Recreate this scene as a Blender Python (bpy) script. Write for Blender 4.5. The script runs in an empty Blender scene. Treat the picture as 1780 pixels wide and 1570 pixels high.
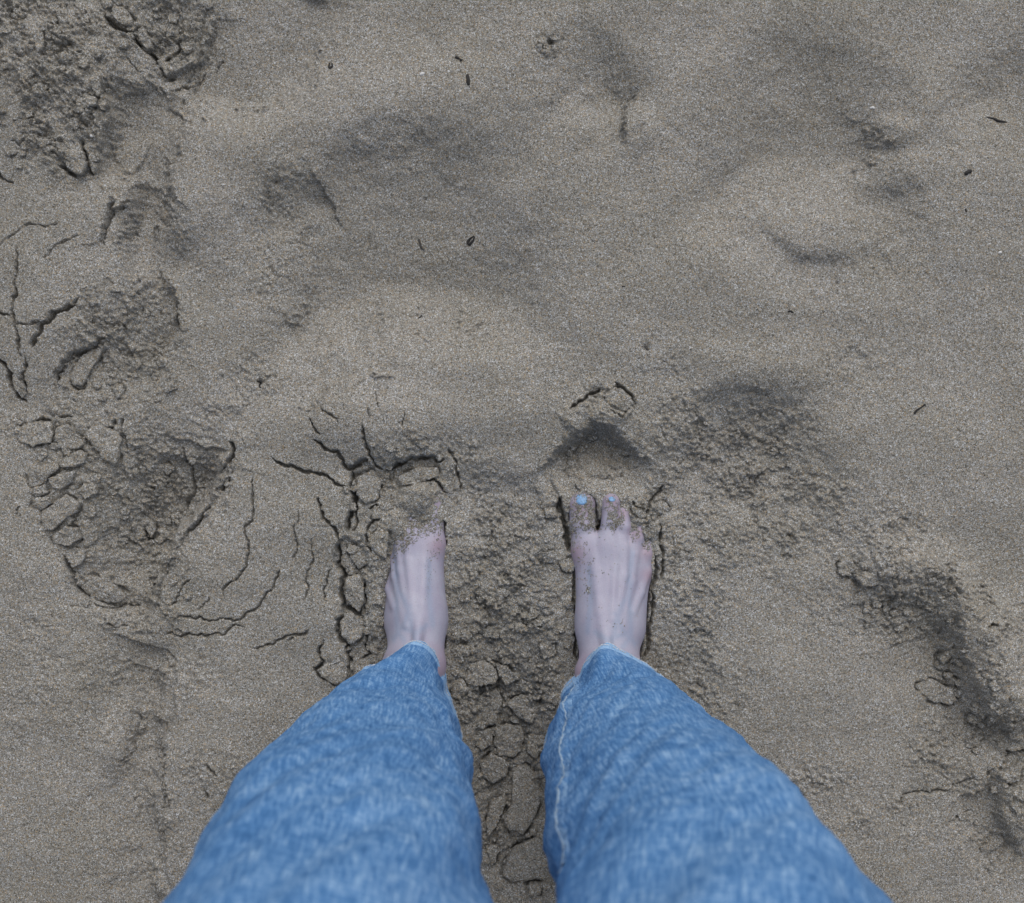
import bpy, math, random
import numpy as np

random.seed(7)
RS = np.random.RandomState(11)
S = 1.0 / 1600.0            # one unit of the working plan = 1/1600 m
CX, CY = 890.0, 785.0       # plan origin; plan x to the right, plan y towards the person
HC = 2208.0                 # eye height in plan units (1.38 m)

sc = bpy.context.scene
col = sc.collection

# ------------------------------------------------------------------ camera
cam_d = bpy.data.cameras.new('camera')
cam = bpy.data.objects.new('camera', cam_d)
col.objects.link(cam)
cam.location = (0, 0, HC * S)
cam.rotation_euler = (0, 0, 0)
cam_d.sensor_width = 36.0
cam_d.lens = 36.0 * HC / 1780.0
cam_d.clip_start = 0.01
cam_d.clip_end = 2000
cam_d.dof.use_dof = True
cam_d.dof.focus_distance = HC * S - 0.02
cam_d.dof.aperture_fstop = 7.0
sc.camera = cam

# ------------------------------------------------------------------ light
SUN_EL, SUN_AZ = math.radians(46), math.radians(10)   # azimuth from +y (top of the picture), negative = from the left
world = bpy.data.worlds.new('World')
sc.world = world
world.use_nodes = True
wn = world.node_tree.nodes
wl = world.node_tree.links
bg = wn['Background']
sky = wn.new('ShaderNodeTexSky')
sky.sky_type = 'NISHITA'
sky.sun_disc = False
sky.sun_elevation = SUN_EL
sky.sun_rotation = SUN_AZ
sky.air_density = 0.8
sky.dust_density = 4.0
sky.ozone_density = 1.0
cloud = wn.new('ShaderNodeHueSaturation')        # overcast: the cloud layer takes the blue out of the sky
cloud.inputs['Saturation'].default_value = 0.4
wl.new(sky.outputs['Color'], cloud.inputs['Color'])
wl.new(cloud.outputs['Color'], bg.inputs['Color'])
bg.inputs['Strength'].default_value = 0.11
sun_d = bpy.data.lights.new('sun', 'SUN')
sun_d.energy = 1.0
sun_d.angle = math.radians(120)
sun_d.color = (1.0, 0.99, 0.96)
sun = bpy.data.objects.new('sun', sun_d)
col.objects.link(sun)
sun.rotation_euler = (math.pi / 2 - SUN_EL, 0, math.pi - SUN_AZ)
sc.view_settings.view_transform = 'Standard'
sc.view_settings.look = 'None'
sc.view_settings.gamma = 1.0
sc.view_settings.use_curve_mapping = False
sc.view_settings.exposure = 0.22

# ------------------------------------------------------------------ numeric helpers
f32 = np.float32
_perm = RS.permutation(4096).astype(np.int32)
_ang = (RS.rand(4096) * 2 * np.pi)
_gx, _gy = np.cos(_ang).astype(f32), np.sin(_ang).astype(f32)
_rnd = RS.rand(4096).astype(f32)
_rnd2 = RS.rand(4096).astype(f32)
_rnd3 = RS.rand(4096).astype(f32)


def hsh(ix, iy, seed):
    return _perm[(_perm[(ix + seed * 37) & 4095] + iy) & 4095]


def perlin(x, y, seed=0):
    x = np.asarray(x, f32); y = np.asarray(y, f32)
    x0 = np.floor(x); y0 = np.floor(y)
    fx = x - x0; fy = y - y0
    ix = x0.astype(np.int32); iy = y0.astype(np.int32)
    u = fx * fx * fx * (fx * (fx * 6 - 15) + 10)
    v = fy * fy * fy * (fy * (fy * 6 - 15) + 10)

    def g(dx, dy):
        h = hsh(ix + dx, iy + dy, seed)
        return _gx[h] * (fx - dx) + _gy[h] * (fy - dy)
    a = g(0, 0); b = g(1, 0); c = g(0, 1); d = g(1, 1)
    a = a + u * (b - a); c = c + u * (d - c)
    return (a + v * (c - a)) * 1.5


def fbm(x, y, seed=0, octv=4, gain=0.5):
    r = 0; a = 1.0; f = 1.0
    for o in range(octv):
        r = r + a * perlin(x * f + 3.1 * o, y * f - 1.7 * o, seed + o)
        a *= gain; f *= 2.03
    return r


def worley(x, y, seed=0):
    x = np.asarray(x, f32); y = np.asarray(y, f32)
    ix = np.floor(x).astype(np.int32); iy = np.floor(y).astype(np.int32)
    f1 = np.full(x.shape, 9, f32); f2 = np.full(x.shape, 9, f32); cid = np.zeros(x.shape, np.int32)
    for dx in (-1, 0, 1):
        for dy in (-1, 0, 1):
            h = hsh(ix + dx, iy + dy, seed)
            px = ix + dx + _rnd[h]; py = iy + dy + _rnd2[h]
            d = (px - x) ** 2 + (py - y) ** 2
            m = d < f1
            f2 = np.where(m, f1, np.minimum(f2, d)); cid = np.where(m, h, cid); f1 = np.where(m, d, f1)
    return np.sqrt(f1), np.sqrt(f2), cid


def sstep(a, b, x):
    t = np.clip((x - a) / (b - a), 0, 1)
    return t * t * (3 - 2 * t)


def gp(px, py, h=0.0):
    """plan position of a point of height h seen over plan point (px, py) from the eye"""
    k = 1 - h / HC
    return CX + (px - CX) * k, CY + (py - CY) * k


def wco(x, y, z):
    return ((x - CX) * S, (CY - y) * S, z * S)


# ------------------------------------------------------------------ mesh helpers
def mesh_from(name, verts, quads=None, tris=None, smooth=True):
    """verts (n,3) in plan units -> mesh in metres"""
    v = np.asarray(verts, np.float64)
    w = np.empty_like(v)
    w[:, 0] = (v[:, 0] - CX) * S; w[:, 1] = (CY - v[:, 1]) * S; w[:, 2] = v[:, 2] * S
    loops = []; starts = []; totals = []
    n = 0
    if quads is not None and len(quads):
        q = np.asarray(quads, np.int32)
        loops.append(q.ravel()); starts.append(n + 4 * np.arange(len(q))); totals.append(np.full(len(q), 4)); n += 4 * len(q)
    if tris is not None and len(tris):
        t = np.asarray(tris, np.int32)
        loops.append(t.ravel()); starts.append(n + 3 * np.arange(len(t))); totals.append(np.full(len(t), 3)); n += 3 * len(t)
    loops = np.concatenate(loops).astype(np.int32)
    starts = np.concatenate(starts).astype(np.int32)
    totals = np.concatenate(totals).astype(np.int32)
    me = bpy.data.meshes.new(name)
    me.vertices.add(len(w)); me.vertices.foreach_set('co', w.astype(f32).ravel())
    me.loops.add(len(loops)); me.loops.foreach_set('vertex_index', loops)
    me.polygons.add(len(starts)); me.polygons.foreach_set('loop_start', starts)
    me.polygons.foreach_set('loop_total', totals)
    me.polygons.foreach_set('use_smooth', np.full(len(starts), smooth))
    me.update(calc_edges=True)
    me.validate()
    return me


def link(name, me, mat, parent=None):
    o = bpy.data.objects.new(name, me)
    col.objects.link(o)
    if mat is not None and not me.materials:
        me.materials.append(mat)
    if parent is not None:
        o.parent = parent
    return o


def tag(o, label=None, cat=None, group=None, kind=None):
    if label: o['label'] = label
    if cat: o['category'] = cat
    if group: o['group'] = group
    if kind: o['kind'] = kind
    return o


def grid_quads(nr, nc, closed=False):
    """rows x columns, columns closed or open; faces wind upwards for plan y down"""
    r = np.arange(nr - 1)[:, None]
    c = np.arange(nc if closed else nc - 1)[None, :]
    c2 = (c + 1) % nc
    a = r * nc + c; b = r * nc + c2; d = (r + 1) * nc + c; e = (r + 1) * nc + c2
    return np.stack([a, d, e, b], -1).reshape(-1, 4)


# ------------------------------------------------------------------ materials
def new_mat(name):
    m = bpy.data.materials.new(name)
    m.use_nodes = True
    nt = m.node_tree
    return m, nt, nt.nodes, nt.links, nt.nodes['Principled BSDF']


def ramp(nodes, stops, interp='LINEAR'):
    n = nodes.new('ShaderNodeValToRGB')
    n.color_ramp.interpolation = interp
    el = n.color_ramp.elements
    while len(el) < len(stops):
        el.new(0.5)
    for e, (p, c) in zip(el, stops):
        e.position = p; e.color = (*c, 1)
    return n


def mix(nodes, links, mode, fac, a, b):
    n = nodes.new('ShaderNodeMix')
    n.data_type = 'RGBA'; n.blend_type = mode
    ins = [i for i in n.inputs if i.enabled]
    for sock, v in zip(ins, (fac, a, b)):
        if isinstance(v, bpy.types.NodeSocket):
            links.new(v, sock)
        elif isinstance(v, tuple):
            sock.default_value = (*v, 1)
        else:
            sock.default_value = v
    return [o for o in n.outputs if o.enabled][0]


def sand_material():
    m, nt, N, L, P = new_mat('beach_sand')
    tc = N.new('ShaderNodeTexCoord')
    co = tc.outputs['Object']
    vo = N.new('ShaderNodeTexVoronoi'); vo.inputs['Scale'].default_value = 1350; L.new(co, vo.inputs['Vector'])
    vo.inputs['Randomness'].default_value = 1.0
    sep = N.new('ShaderNodeSeparateColor'); L.new(vo.outputs['Color'], sep.inputs['Color'])
    pal = ramp(N, [(0.0, (0.035, 0.033, 0.030)), (0.10, (0.115, 0.108, 0.098)), (0.30, (0.215, 0.202, 0.182)), (0.50, (0.275, 0.260, 0.236)), (0.66, (0.30, 0.295, 0.292)),
                   (0.74, (0.37, 0.26, 0.135)), (0.82, (0.33, 0.33, 0.335)), (0.93, (0.42, 0.44, 0.48)), (1.0, (0.66, 0.68, 0.74))])
    L.new(sep.outputs[0], pal.inputs['Fac'])
    # patches: damper, browner sand here and there
    n1 = N.new('ShaderNodeTexNoise'); n1.inputs['Scale'].default_value = 7; n1.inputs['Detail'].default_value = 5; L.new(co, n1.inputs['Vector'])
    r1 = ramp(N, [(0.35, (0.885, 0.89, 0.845)), (0.65, (0.99, 1.0, 0.975))]); L.new(n1.outputs['Fac'], r1.inputs['Fac'])
    n2 = N.new('ShaderNodeTexNoise'); n2.inputs['Scale'].default_value = 420; n2.inputs['Detail'].default_value = 2; L.new(co, n2.inputs['Vector'])
    r2 = ramp(N, [(0.3, (0.84, 0.83, 0.82)), (0.7, (1.14, 1.14, 1.14))]); L.new(n2.outputs['Fac'], r2.inputs['Fac'])
    c = mix(N, L, 'MULTIPLY', 1.0, pal.outputs['Color'], r1.outputs['Color'])
    c = mix(N, L, 'MULTIPLY', 1.0, c, r2.outputs['Color'])
    L.new(c, P.inputs['Base Color'])
    P.inputs['Roughness'].default_value = 0.9
    P.inputs['Specular IOR Level'].default_value = 0.25
    b1 = N.new('ShaderNodeBump'); b1.inputs['Strength'].default_value = 0.55; b1.inputs['Distance'].default_value = 0.0006
    b1.invert = True
    L.new(vo.outputs['Distance'], b1.inputs['Height'])
    n3 = N.new('ShaderNodeTexNoise'); n3.inputs['Scale'].default_value = 330; n3.inputs['Detail'].default_value = 3; L.new(co, n3.inputs['Vector'])
    b2 = N.new('ShaderNodeBump'); b2.inputs['Strength'].default_value = 0.5; b2.inputs['Distance'].default_value = 0.0012
    L.new(n3.outputs['Fac'], b2.inputs['Height']); L.new(b1.outputs['Normal'], b2.inputs['Normal'])
    L.new(b2.outputs['Normal'], P.inputs['Normal'])
    return m


def skin_material():
    m, nt, N, L, P = new_mat('pale_skin')
    tc = N.new('ShaderNodeTexCoord'); co = tc.outputs['Object']
    n1 = N.new('ShaderNodeTexNoise'); n1.inputs['Scale'].default_value = 38; n1.inputs['Detail'].default_value = 4; L.new(co, n1.inputs['Vector'])
    r1 = ramp(N, [(0.3, (0.295, 0.283, 0.372)), (0.7, (0.36, 0.357, 0.44))]); L.new(n1.outputs['Fac'], r1.inputs['Fac'])
    at = N.new('ShaderNodeAttribute'); at.attribute_name = 'vein'
    c = mix(N, L, 'MIX', at.outputs['Fac'], r1.outputs['Color'], (0.22, 0.28, 0.39))
    at2 = N.new('ShaderNodeAttribute'); at2.attribute_name = 'flush'
    c = mix(N, L, 'MIX', at2.outputs['Fac'], c, (0.30, 0.21, 0.265))
    n4 = N.new('ShaderNodeTexNoise'); n4.inputs['Scale'].default_value = 900; n4.inputs['Detail'].default_value = 2; L.new(co, n4.inputs['Vector'])
    r4 = ramp(N, [(0.3, (0.93, 0.92, 0.93)), (0.7, (1.05, 1.05, 1.05))]); L.new(n4.outputs['Fac'], r4.inputs['Fac'])
    c = mix(N, L, 'MULTIPLY', 1.0, c, r4.outputs['Color'])
    L.new(c, P.inputs['Base Color'])
    P.inputs['Roughness'].default_value = 0.5
    P.inputs['Subsurface Weight'].default_value = 0.15
    P.inputs['Subsurface Radius'].default_value = (1.0, 0.4, 0.3)
    P.inputs['Subsurface Scale'].default_value = 0.004
    b = N.new('ShaderNodeBump'); b.inputs['Strength'].default_value = 0.25; b.inputs['Distance'].default_value = 0.0006
    n5 = N.new('ShaderNodeTexNoise'); n5.inputs['Scale'].default_value = 420; n5.inputs['Detail'].default_value = 4; L.new(co, n5.inputs['Vector'])
    L.new(n5.outputs['Fac'], b.inputs['Height']); L.new(b.outputs['Normal'], P.inputs['Normal'])
    return m


def denim_material(name='washed_denim', light=0.0):
    m, nt, N, L, P = new_mat(name)
    uv = N.new('ShaderNodeUVMap'); uv.uv_map = 'cloth'

    def noise(scale, sx, sy, det, rough=0.55):
        mp = N.new('ShaderNodeMapping'); mp.inputs['Scale'].default_value = (sx, sy, 1); L.new(uv.outputs['UV'], mp.inputs['Vector'])
        n = N.new('ShaderNodeTexNoise'); n.inputs['Scale'].default_value = scale; n.inputs['Detail'].default_value = det
        n.inputs['Roughness'].default_value = rough
        L.new(mp.outputs['Vector'], n.inputs['Vector'])
        return n.outputs['Fac']
    big = noise(6, 1, 1, 5)
    mid = noise(70, 1.5, 0.6, 4, 0.55)
    stv = noise(480, 1.0, 0.11, 4)
    sth = noise(420, 0.16, 1.0, 3)
    fin = noise(900, 1.0, 0.6, 2)
    v = N.new('ShaderNodeMath'); v.operation = 'MULTIPLY_ADD'; v.inputs[1].default_value = 0.55; L.new(mid, v.inputs[0])

    def madd(a, k, b):
        n = N.new('ShaderNodeMath'); n.operation = 'MULTIPLY_ADD'
        L.new(a, n.inputs[0]); n.inputs[1].default_value = k
        if isinstance(b, float): n.inputs[2].default_value = b
        else: L.new(b, n.inputs[2])
        return n.outputs[0]
    t = madd(big, 0.30, -0.62 + light)
    t = madd(mid, 0.45, t)
    t = madd(stv, 0.80, t)
    t = madd(sth, 0.45, t)
    t = madd(fin, 0.35, t)
    r = ramp(N, [(0.22, (0.022, 0.080, 0.215)), (0.40, (0.046, 0.146, 0.345)), (0.56, (0.086, 0.217, 0.452)), (0.80, (0.26, 0.42, 0.64))])
    L.new(t, r.inputs['Fac'])
    L.new(r.outputs['Color'], P.inputs['Base Color'])
    P.inputs['Roughness'].default_value = 0.85
    P.inputs['Specular IOR Level'].default_value = 0.2
    # twill weave
    mp = N.new('ShaderNodeMapping'); mp.inputs['Rotation'].default_value = (0, 0, math.radians(58)); L.new(uv.outputs['UV'], mp.inputs['Vector'])
    wv = N.new('ShaderNodeTexWave'); wv.inputs['Scale'].default_value = 160; wv.inputs['Distortion'].default_value = 2.0; wv.inputs['Detail'].default_value = 2
    L.new(mp.outputs['Vector'], wv.inputs['Vector'])
    b1 = N.new('ShaderNodeBump'); b1.inputs['Strength'].default_value = 0.35; b1.inputs['Distance'].default_value = 0.0006; L.new(wv.outputs['Fac'], b1.inputs['Height'])
    b2 = N.new('ShaderNodeBump'); b2.inputs['Strength'].default_value = 0.45; b2.inputs['Distance'].default_value = 0.0018; L.new(t, b2.inputs['Height'])
    L.new(b1.outputs['Normal'], b2.inputs['Normal'])
    L.new(b2.outputs['Normal'], P.inputs['Normal'])
    return m


def plain_material(name, c, rough=0.7, var=0.25, scale=300):
    m, nt, N, L, P = new_mat(name)
    tc = N.new('ShaderNodeTexCoord')
    n1 = N.new('ShaderNodeTexNoise'); n1.inputs['Scale'].default_value = scale; n1.inputs['Detail'].default_value = 4
    L.new(tc.outputs['Object'], n1.inputs['Vector'])
    r = ramp(N, [(0.3, tuple(x * (1 - var) for x in c)), (0.7, tuple(min(1, x * (1 + var)) for x in c))])
    L.new(n1.outputs['Fac'], r.inputs['Fac']); L.new(r.outputs['Color'], P.inputs['Base Color'])
    P.inputs['Roughness'].default_value = rough
    b = N.new('ShaderNodeBump'); b.inputs['Strength'].default_value = 0.4; b.inputs['Distance'].default_value = 0.0005
    L.new(n1.outputs['Fac'], b.inputs['Height']); L.new(b.outputs['Normal'], P.inputs['Normal'])
    return m


M_SAND = sand_material()
M_SKIN = skin_material()
M_DENIM = denim_material()
M_DENIM_HEM = denim_material('worn_denim_hem', 0.26)
M_DENIM_SEAM = denim_material('worn_denim_seam', 0.10)
M_STITCH = plain_material('faded_blue_thread', (0.26, 0.36, 0.48), 0.9)
M_THREAD = plain_material('pale_thread', (0.50, 0.52, 0.55), 0.9)
M_POLISH = plain_material('blue_nail_polish', (0.16, 0.31, 0.53), 0.4, 0.25, 600)
M_BLACK = plain_material('black_driftwood', (0.012, 0.011, 0.011), 0.7, 0.4)
M_GREY = plain_material('grey_twig', (0.06, 0.055, 0.05), 0.8, 0.4)
M_SHELL = plain_material('white_shell', (0.62, 0.62, 0.62), 0.5, 0.1)

# ------------------------------------------------------------------ sand: the plan grid
STEP = 1.8
core_x = np.arange(-50, 1830 + 0.1, STEP)
core_y = np.arange(-50, 1620 + 0.1, STEP)
gsteps = STEP * 1.16 ** np.arange(1, 46)
off = np.concatenate([np.cumsum(gsteps)])
far = off[-1] * np.array([2.0, 5.0, 15.0])
off = np.concatenate([off, far])
xs = np.concatenate([core_x[0] - off[::-1], core_x, core_x[-1] + off]).astype(f32)
ys = np.concatenate([core_y[0] - off[::-1], core_y, core_y[-1] + off]).astype(f32)
X, Y = np.meshgrid(xs, ys)
H = np.zeros_like(X)
inside = (sstep(-900, -50, X) * (1 - sstep(1830, 2700, X)) * sstep(-900, -50, Y) * (1 - sstep(1620, 2500, Y))).astype(f32)


def block(x0, x1, y0, y1):
    i0 = max(0, np.searchsorted(xs, x0) - 1); i1 = min(len(xs), np.searchsorted(xs, x1) + 1)
    j0 = max(0, np.searchsorted(ys, y0) - 1); j1 = min(len(ys), np.searchsorted(ys, y1) + 1)
    return slice(j0, j1), slice(i0, i1)


# coordinates bent by noise, so that every edge drawn in them is ragged
WX = X + 5.0 * perlin(X / 26, Y / 26, 71) + 2.2 * perlin(X / 8, Y / 8, 72)
WY = Y + 5.0 * perlin(X / 26, Y / 26, 73) + 2.2 * perlin(X / 8, Y / 8, 74)
VX = X + 1.6 * perlin(X / 9, Y / 9, 75) + 0.9 * perlin(X / 4.2, Y / 4.2, 77)
VY = Y + 1.6 * perlin(X / 9, Y / 9, 76) + 0.9 * perlin(X / 4.2, Y / 4.2, 78)


def ell(cx, cy, rx, ry, rot=0.0, p=2.0, xx=None, yy=None, reach=2.6):
    """value block of exp(-d^p) for a turned ellipse"""
    R = max(rx, ry) * reach
    sl = block(cx - R, cx + R, cy - R, cy + R)
    x = (WX if xx is None else xx)[sl] - cx; y = (WY if yy is None else yy)[sl] - cy
    c, s = math.cos(math.radians(rot)), math.sin(math.radians(rot))
    u = (c * x + s * y) / rx; v = (-s * x + c * y) / ry
    return sl, np.exp(-((u * u + v * v) ** (p / 2)))


def add(cx, cy, rx, ry, h, rot=0.0, p=2.0):
    sl, e = ell(cx, cy, rx, ry, rot, p)
    H[sl] += h * e


def rough_line(pts, rough=0.16, n=3):
    pts = [np.array(p, float) for p in pts]
    for _ in range(n):
        out = [pts[0]]
        for a, b in zip(pts[:-1], pts[1:]):
            d = b - a
            L_ = math.hypot(d[0], d[1])
            if L_ > 5:
                out.append((a + b) / 2 + np.array([-d[1], d[0]]) * random.uniform(-rough, rough))
            out.append(b)
        pts = out
    return pts


def line_field(pts, pad, xx=None, yy=None):
    """distance, signed side (positive = left hand of travel as seen), and run 0..1 along a polyline"""
    P = np.array(pts)
    sl = block(P[:, 0].min() - pad, P[:, 0].max() + pad, P[:, 1].min() - pad, P[:, 1].max() + pad)
    x = (VX if xx is None else xx)[sl]; y = (VY if yy is None else yy)[sl]
    seg = np.hypot(*(P[1:] - P[:-1]).T); cum = np.concatenate([[0], np.cumsum(seg)]); tot = cum[-1]
    bd = np.full(x.shape, 1e9, f32); bs = np.zeros(x.shape, f32); bt = np.zeros(x.shape, f32)
    for i in range(len(P) - 1):
        ax, ay = P[i]; dx, dy = P[i + 1] - P[i]; l2 = dx * dx + dy * dy + 1e-9
        ox = x - ax; oy = y - ay
        t = np.clip((ox * dx + oy * dy) / l2, 0, 1)
        d = np.hypot(ox - t * dx, oy - t * dy)
        m = d < bd
        bd = np.where(m, d, bd)
        bs = np.where(m, np.where(dx * oy - dy * ox < 0, 1.0, -1.0), bs)
        bt = np.where(m, (cum[i] + t * seg[i]) / tot, bt)
    return sl, bd, bs, bt


CR = np.zeros_like(X)      # depth of cracks


def crack(pts, w, depth=None, rough=0.16, taper=0.18):
    pts = rough_line(pts, rough)
    depth = depth or (5 + 2.4 * w)
    sl, d, s, t = line_field(pts, w * 2.5 + 6)
    ww = w * 0.5 * (0.75 + 0.55 * perlin(t * 9 + pts[0][0], t * 0 + 0.5, 5)) * np.clip(np.minimum(t, 1 - t) / taper + 0.3, 0, 1)
    ww = np.maximum(ww, 0.7)
    g = np.clip(1.25 - d / ww, 0, 1)
    CR[sl] = np.maximum(CR[sl], depth * g * np.clip(np.minimum(t, 1 - t) / 0.08 + 0.25, 0, 1))


def cliff(pts, hi, lo, wh=40, wlo=40, rough=0.12, soft=2.0, taper=0.15, ragged=True):
    """left-hand side stands hi above, right-hand side lies lo below, both easing out"""
    pts = rough_line(pts, rough)
    pad = 3 * max(wh, wlo)
    sl, d, s, t = line_field(pts, pad, WX if ragged else None, WY if ragged else None)
    e = np.clip(np.minimum(t, 1 - t) / taper, 0, 1); e = e * e * (3 - 2 * e)
    sd = d * s
    k = sstep(-soft, soft, sd)
    fall_h = np.exp(-(d / wh) ** 1.5); fall_l = np.exp(-(d / wlo) ** 1.5)
    H[sl] += e * (k * hi * fall_h - (1 - k) * lo * fall_l)


def scoop(pts, depth, run, rise, soft=4.0, taper=0.16, rough=0.07):
    """right-hand side of a crest slopes down over `run` and climbs back over `rise`"""
    if not depth: return
    pts = rough_line(pts, rough)
    sl, d, s, t = line_field(pts, run + rise + 10, WX, WY)
    # distances beyond the ends count sideways too: fade them
    e = np.clip(np.minimum(t, 1 - t) / taper, 0, 1); e = e * e * (3 - 2 * e)
    dd = np.where(s < 0, d, -d)
    u = np.where(dd > soft * 6, dd, np.log1p(np.exp(np.clip(dd / soft * 2, -30, 14))) * soft / 2)      # soft hinge at the crest
    g = np.clip(u / run, 0, 1)
    g = g - 0.12 * np.sin(g * 2 * np.pi) * 0.5
    back = sstep(run, run + rise, u)
    H[sl] -= depth * e * g * (1 - back)


def hollow(cx, cy, dx, dy, half, depth, run, rise, curve, soft):
    """a slipped hollow: a bowed crest at (cx, cy), a slope falling along (dx, dy) and a slower climb back"""
    n = math.hypot(dx, dy); dx /= n; dy /= n
    R = half * 1.7 + run + rise
    sl = block(cx - R, cx + R, cy - R, cy + R)
    x = WX[sl] - cx + 22 * perlin(X[sl] / 120, Y[sl] / 120, 85); y = WY[sl] - cy + 22 * perlin(X[sl] / 120, Y[sl] / 120, 86)
    v = x * dx + y * dy; u = -x * dy + y * dx
    v = v - curve * u * u
    w = np.exp(-(np.abs(u) / half) ** 3.2)
    h = np.where(v > soft * 6, v, np.log1p(np.exp(np.clip(v / soft * 2, -30, 14))) * soft / 2)
    g = np.clip(h / run, 0, 1); g = g * (1.25 - .25 * g * g)
    g = np.minimum(g, 1.0) * (1 - sstep(run * .9, run + rise, h))
    H[sl] -= depth * w * g


def ridge(pts, h, w):
    sl, d, s, t = line_field(rough_line(pts, .1), w * 3, WX, WY)
    e = np.clip(np.minimum(t, 1 - t) / .12, 0.25, 1)
    H[sl] += h * e * np.exp(-(d / w) ** 2.4)


# ---- broad relief of the beach (heights in plan units)
H += 9 * inside * fbm(X / 420, Y / 420, 21, 3) + 3.0 * inside * fbm(X / 100, Y / 100, 22, 3) + 4.5 * inside * perlin(X / 190, Y / 160, 24)
H += (1 - inside) * 26 * fbm(X / 520, Y / 520, 23, 4)
add(690, 185, 260, 78, 23, -10)
add(340, 330, 90, 90, 16)
add(470, 380, 60, 130, -14, 30)
add(880, 590, 200, 60, 10)
add(1110, 215, 45, 50, 10, 0, 3)
add(1060, 200, 45, 70, -12)
add(1570, 90, 90, 80, -10)
add(1545, 300, 75, 35, 16, -8, 3)
add(1555, 225, 34, 26, 13, 20, 3)
add(1400, 385, 80, 55, 13, 10)
add(1640, 420, 90, 120, 10)
add(1690, 560, 80, 130, -9)
add(1230, 470, 120, 90, 8)
add(1330, 640, 120, 40, 13, 5)
add(1560, 760, 160, 120, 10)
add(1420, 1180, 130, 150, 12, -20)
ridge([(1470, 1000), (1550, 985), (1625, 1005), (1685, 1085), (1725, 1175), (1800, 1270)], 40, 48)
ridge([(1740, 1330), (1760, 1400), (1800, 1450)], 22, 45)
scoop([(1700, 1335), (1728, 1330), (1745, 1355), (1735, 1400), (1752, 1450), (1800, 1490)], 24, 12, 90, soft=2.5, taper=.3, rough=.16)
add(1760, 1010, 70, 90, -16)
add(1750, 1150, 60, 90, 14)
add(1560, 1480, 190, 70, 7)
add(60, 1350, 110, 260, 8)
add(245, 1160, 45, 90, -16, 6)
add(203, 1285, 30, 58, 17, 12, 3.5)
add(415, 960, 110, 150, 12, 10)
add(390, 1290, 90, 120, 10)
add(95, 470, 125, 165, 22, 0, 3)
add(225, 610, 80, 85, -13, 20, 3)
add(80, 150, 115, 160, 26, 0, 3.5)
add(305, 50, 55, 85, -24, 12, 3)
add(345, 850, 40, 100, -9, 28, 3)
add(150, 830, 65, 70, 8)
add(60, 1000, 60, 120, 6)
add(650, 735, 110, 60, 26, -6, 3)
add(870, 720, 110, 40, 9, -10)
add(870, 1040, 80, 200, -16, 0, 3)
add(885, 1420, 95, 250, -70, 0, 3)
add(1210, 1060, 60, 160, 5)
add(720, 838, 60, 26, -14)

# ---- steps and rims (left hand of travel stands higher)
ridge([(980, 748), (1020, 722), (1060, 712), (1100, 730)], 15, 24)
hollow(1046, 736, 0, 1, 82, 62, 22, 112, .0056, 3.0)

hollow(690, 206, .05, 1, 235, 82, 300, 140, .0015, 16)
ridge([(560, 262), (520, 330), (500, 420), (505, 500), (480, 575)], 12, 34)


cliff([(280, 140), (333, 163), (424, 170), (485, 144), (530, 83), (572, 0), (590, -60)], -34, 34, 105, 40, soft=5, taper=.2)
hollow(985, 50, 0.3, 1, 95, 26, 90, 100, .006, 12)
hollow(1440, 40, -.10, 1, 185, 52, 230, 170, .0026, 18)
scoop([(1310, 340), (1345, 390), (1390, 430), (1440, 437), (1490, 430), (1545, 396)], 11, 26, 90, soft=5, taper=.4)
hollow(1775, 62, -.2, 1, 95, 32, 110, 150, .005, 14)
hollow(1300, 652, 0, 1, 135, 42, 110, 230, .004, 14)
scoop([(1625, 1020), (1642, 1040), (1657, 1094), (1660, 1126), (1678, 1158), (1696, 1201), (1703, 1229), (1731, 1251), (1760, 1283), (1790, 1300)], 24, 26, 130, soft=3, taper=.35, rough=.14)
scoop([(410, 745), (404, 790), (392, 830), (362, 882), (323, 921), (297, 972), (279, 1011), (268, 1089), (255, 1120)], 48, 26, 150, soft=3, taper=.3, rough=.12)
add(245, 900, 85, 150, -26, 8, 3)
ridge([(310, 150), (275, 220), (262, 290), (260, 360), (268, 410), (292, 455), (325, 490)], -28, 44)
add(315, 370, 45, 60, 14)
scoop([(245, 448), (280, 468), (304, 510), (311, 560), (294, 605), (262, 636), (225, 660)], 18, 14, 70, soft=3, taper=.3, rough=.12)
scoop([(205, 500), (200, 440), (203, 390), (214, 350), (224, 312), (200, 296)], 24, 30, 60, soft=4, taper=.25, rough=.05)
scoop([(165, 325), (178, 250), (196, 204), (182, 165), (190, 120)], 26, 16, 70, soft=3, taper=.25, rough=.06)
scoop([(345, 1100), (312, 1160), (288, 1230), (298, 1300), (280, 1370), (294, 1440), (284, 1510), (302, 1580), (290, 1680)], 30, 34, 130, soft=6, taper=.2, rough=.2)
scoop([(780, 785), (850, 800), (915, 810), (962, 796)], 15, 50, 120, soft=5, taper=.3)
scoop([(440, 300), (480, 290), (540, 275)], 14, 60, 80, soft=10)

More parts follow.
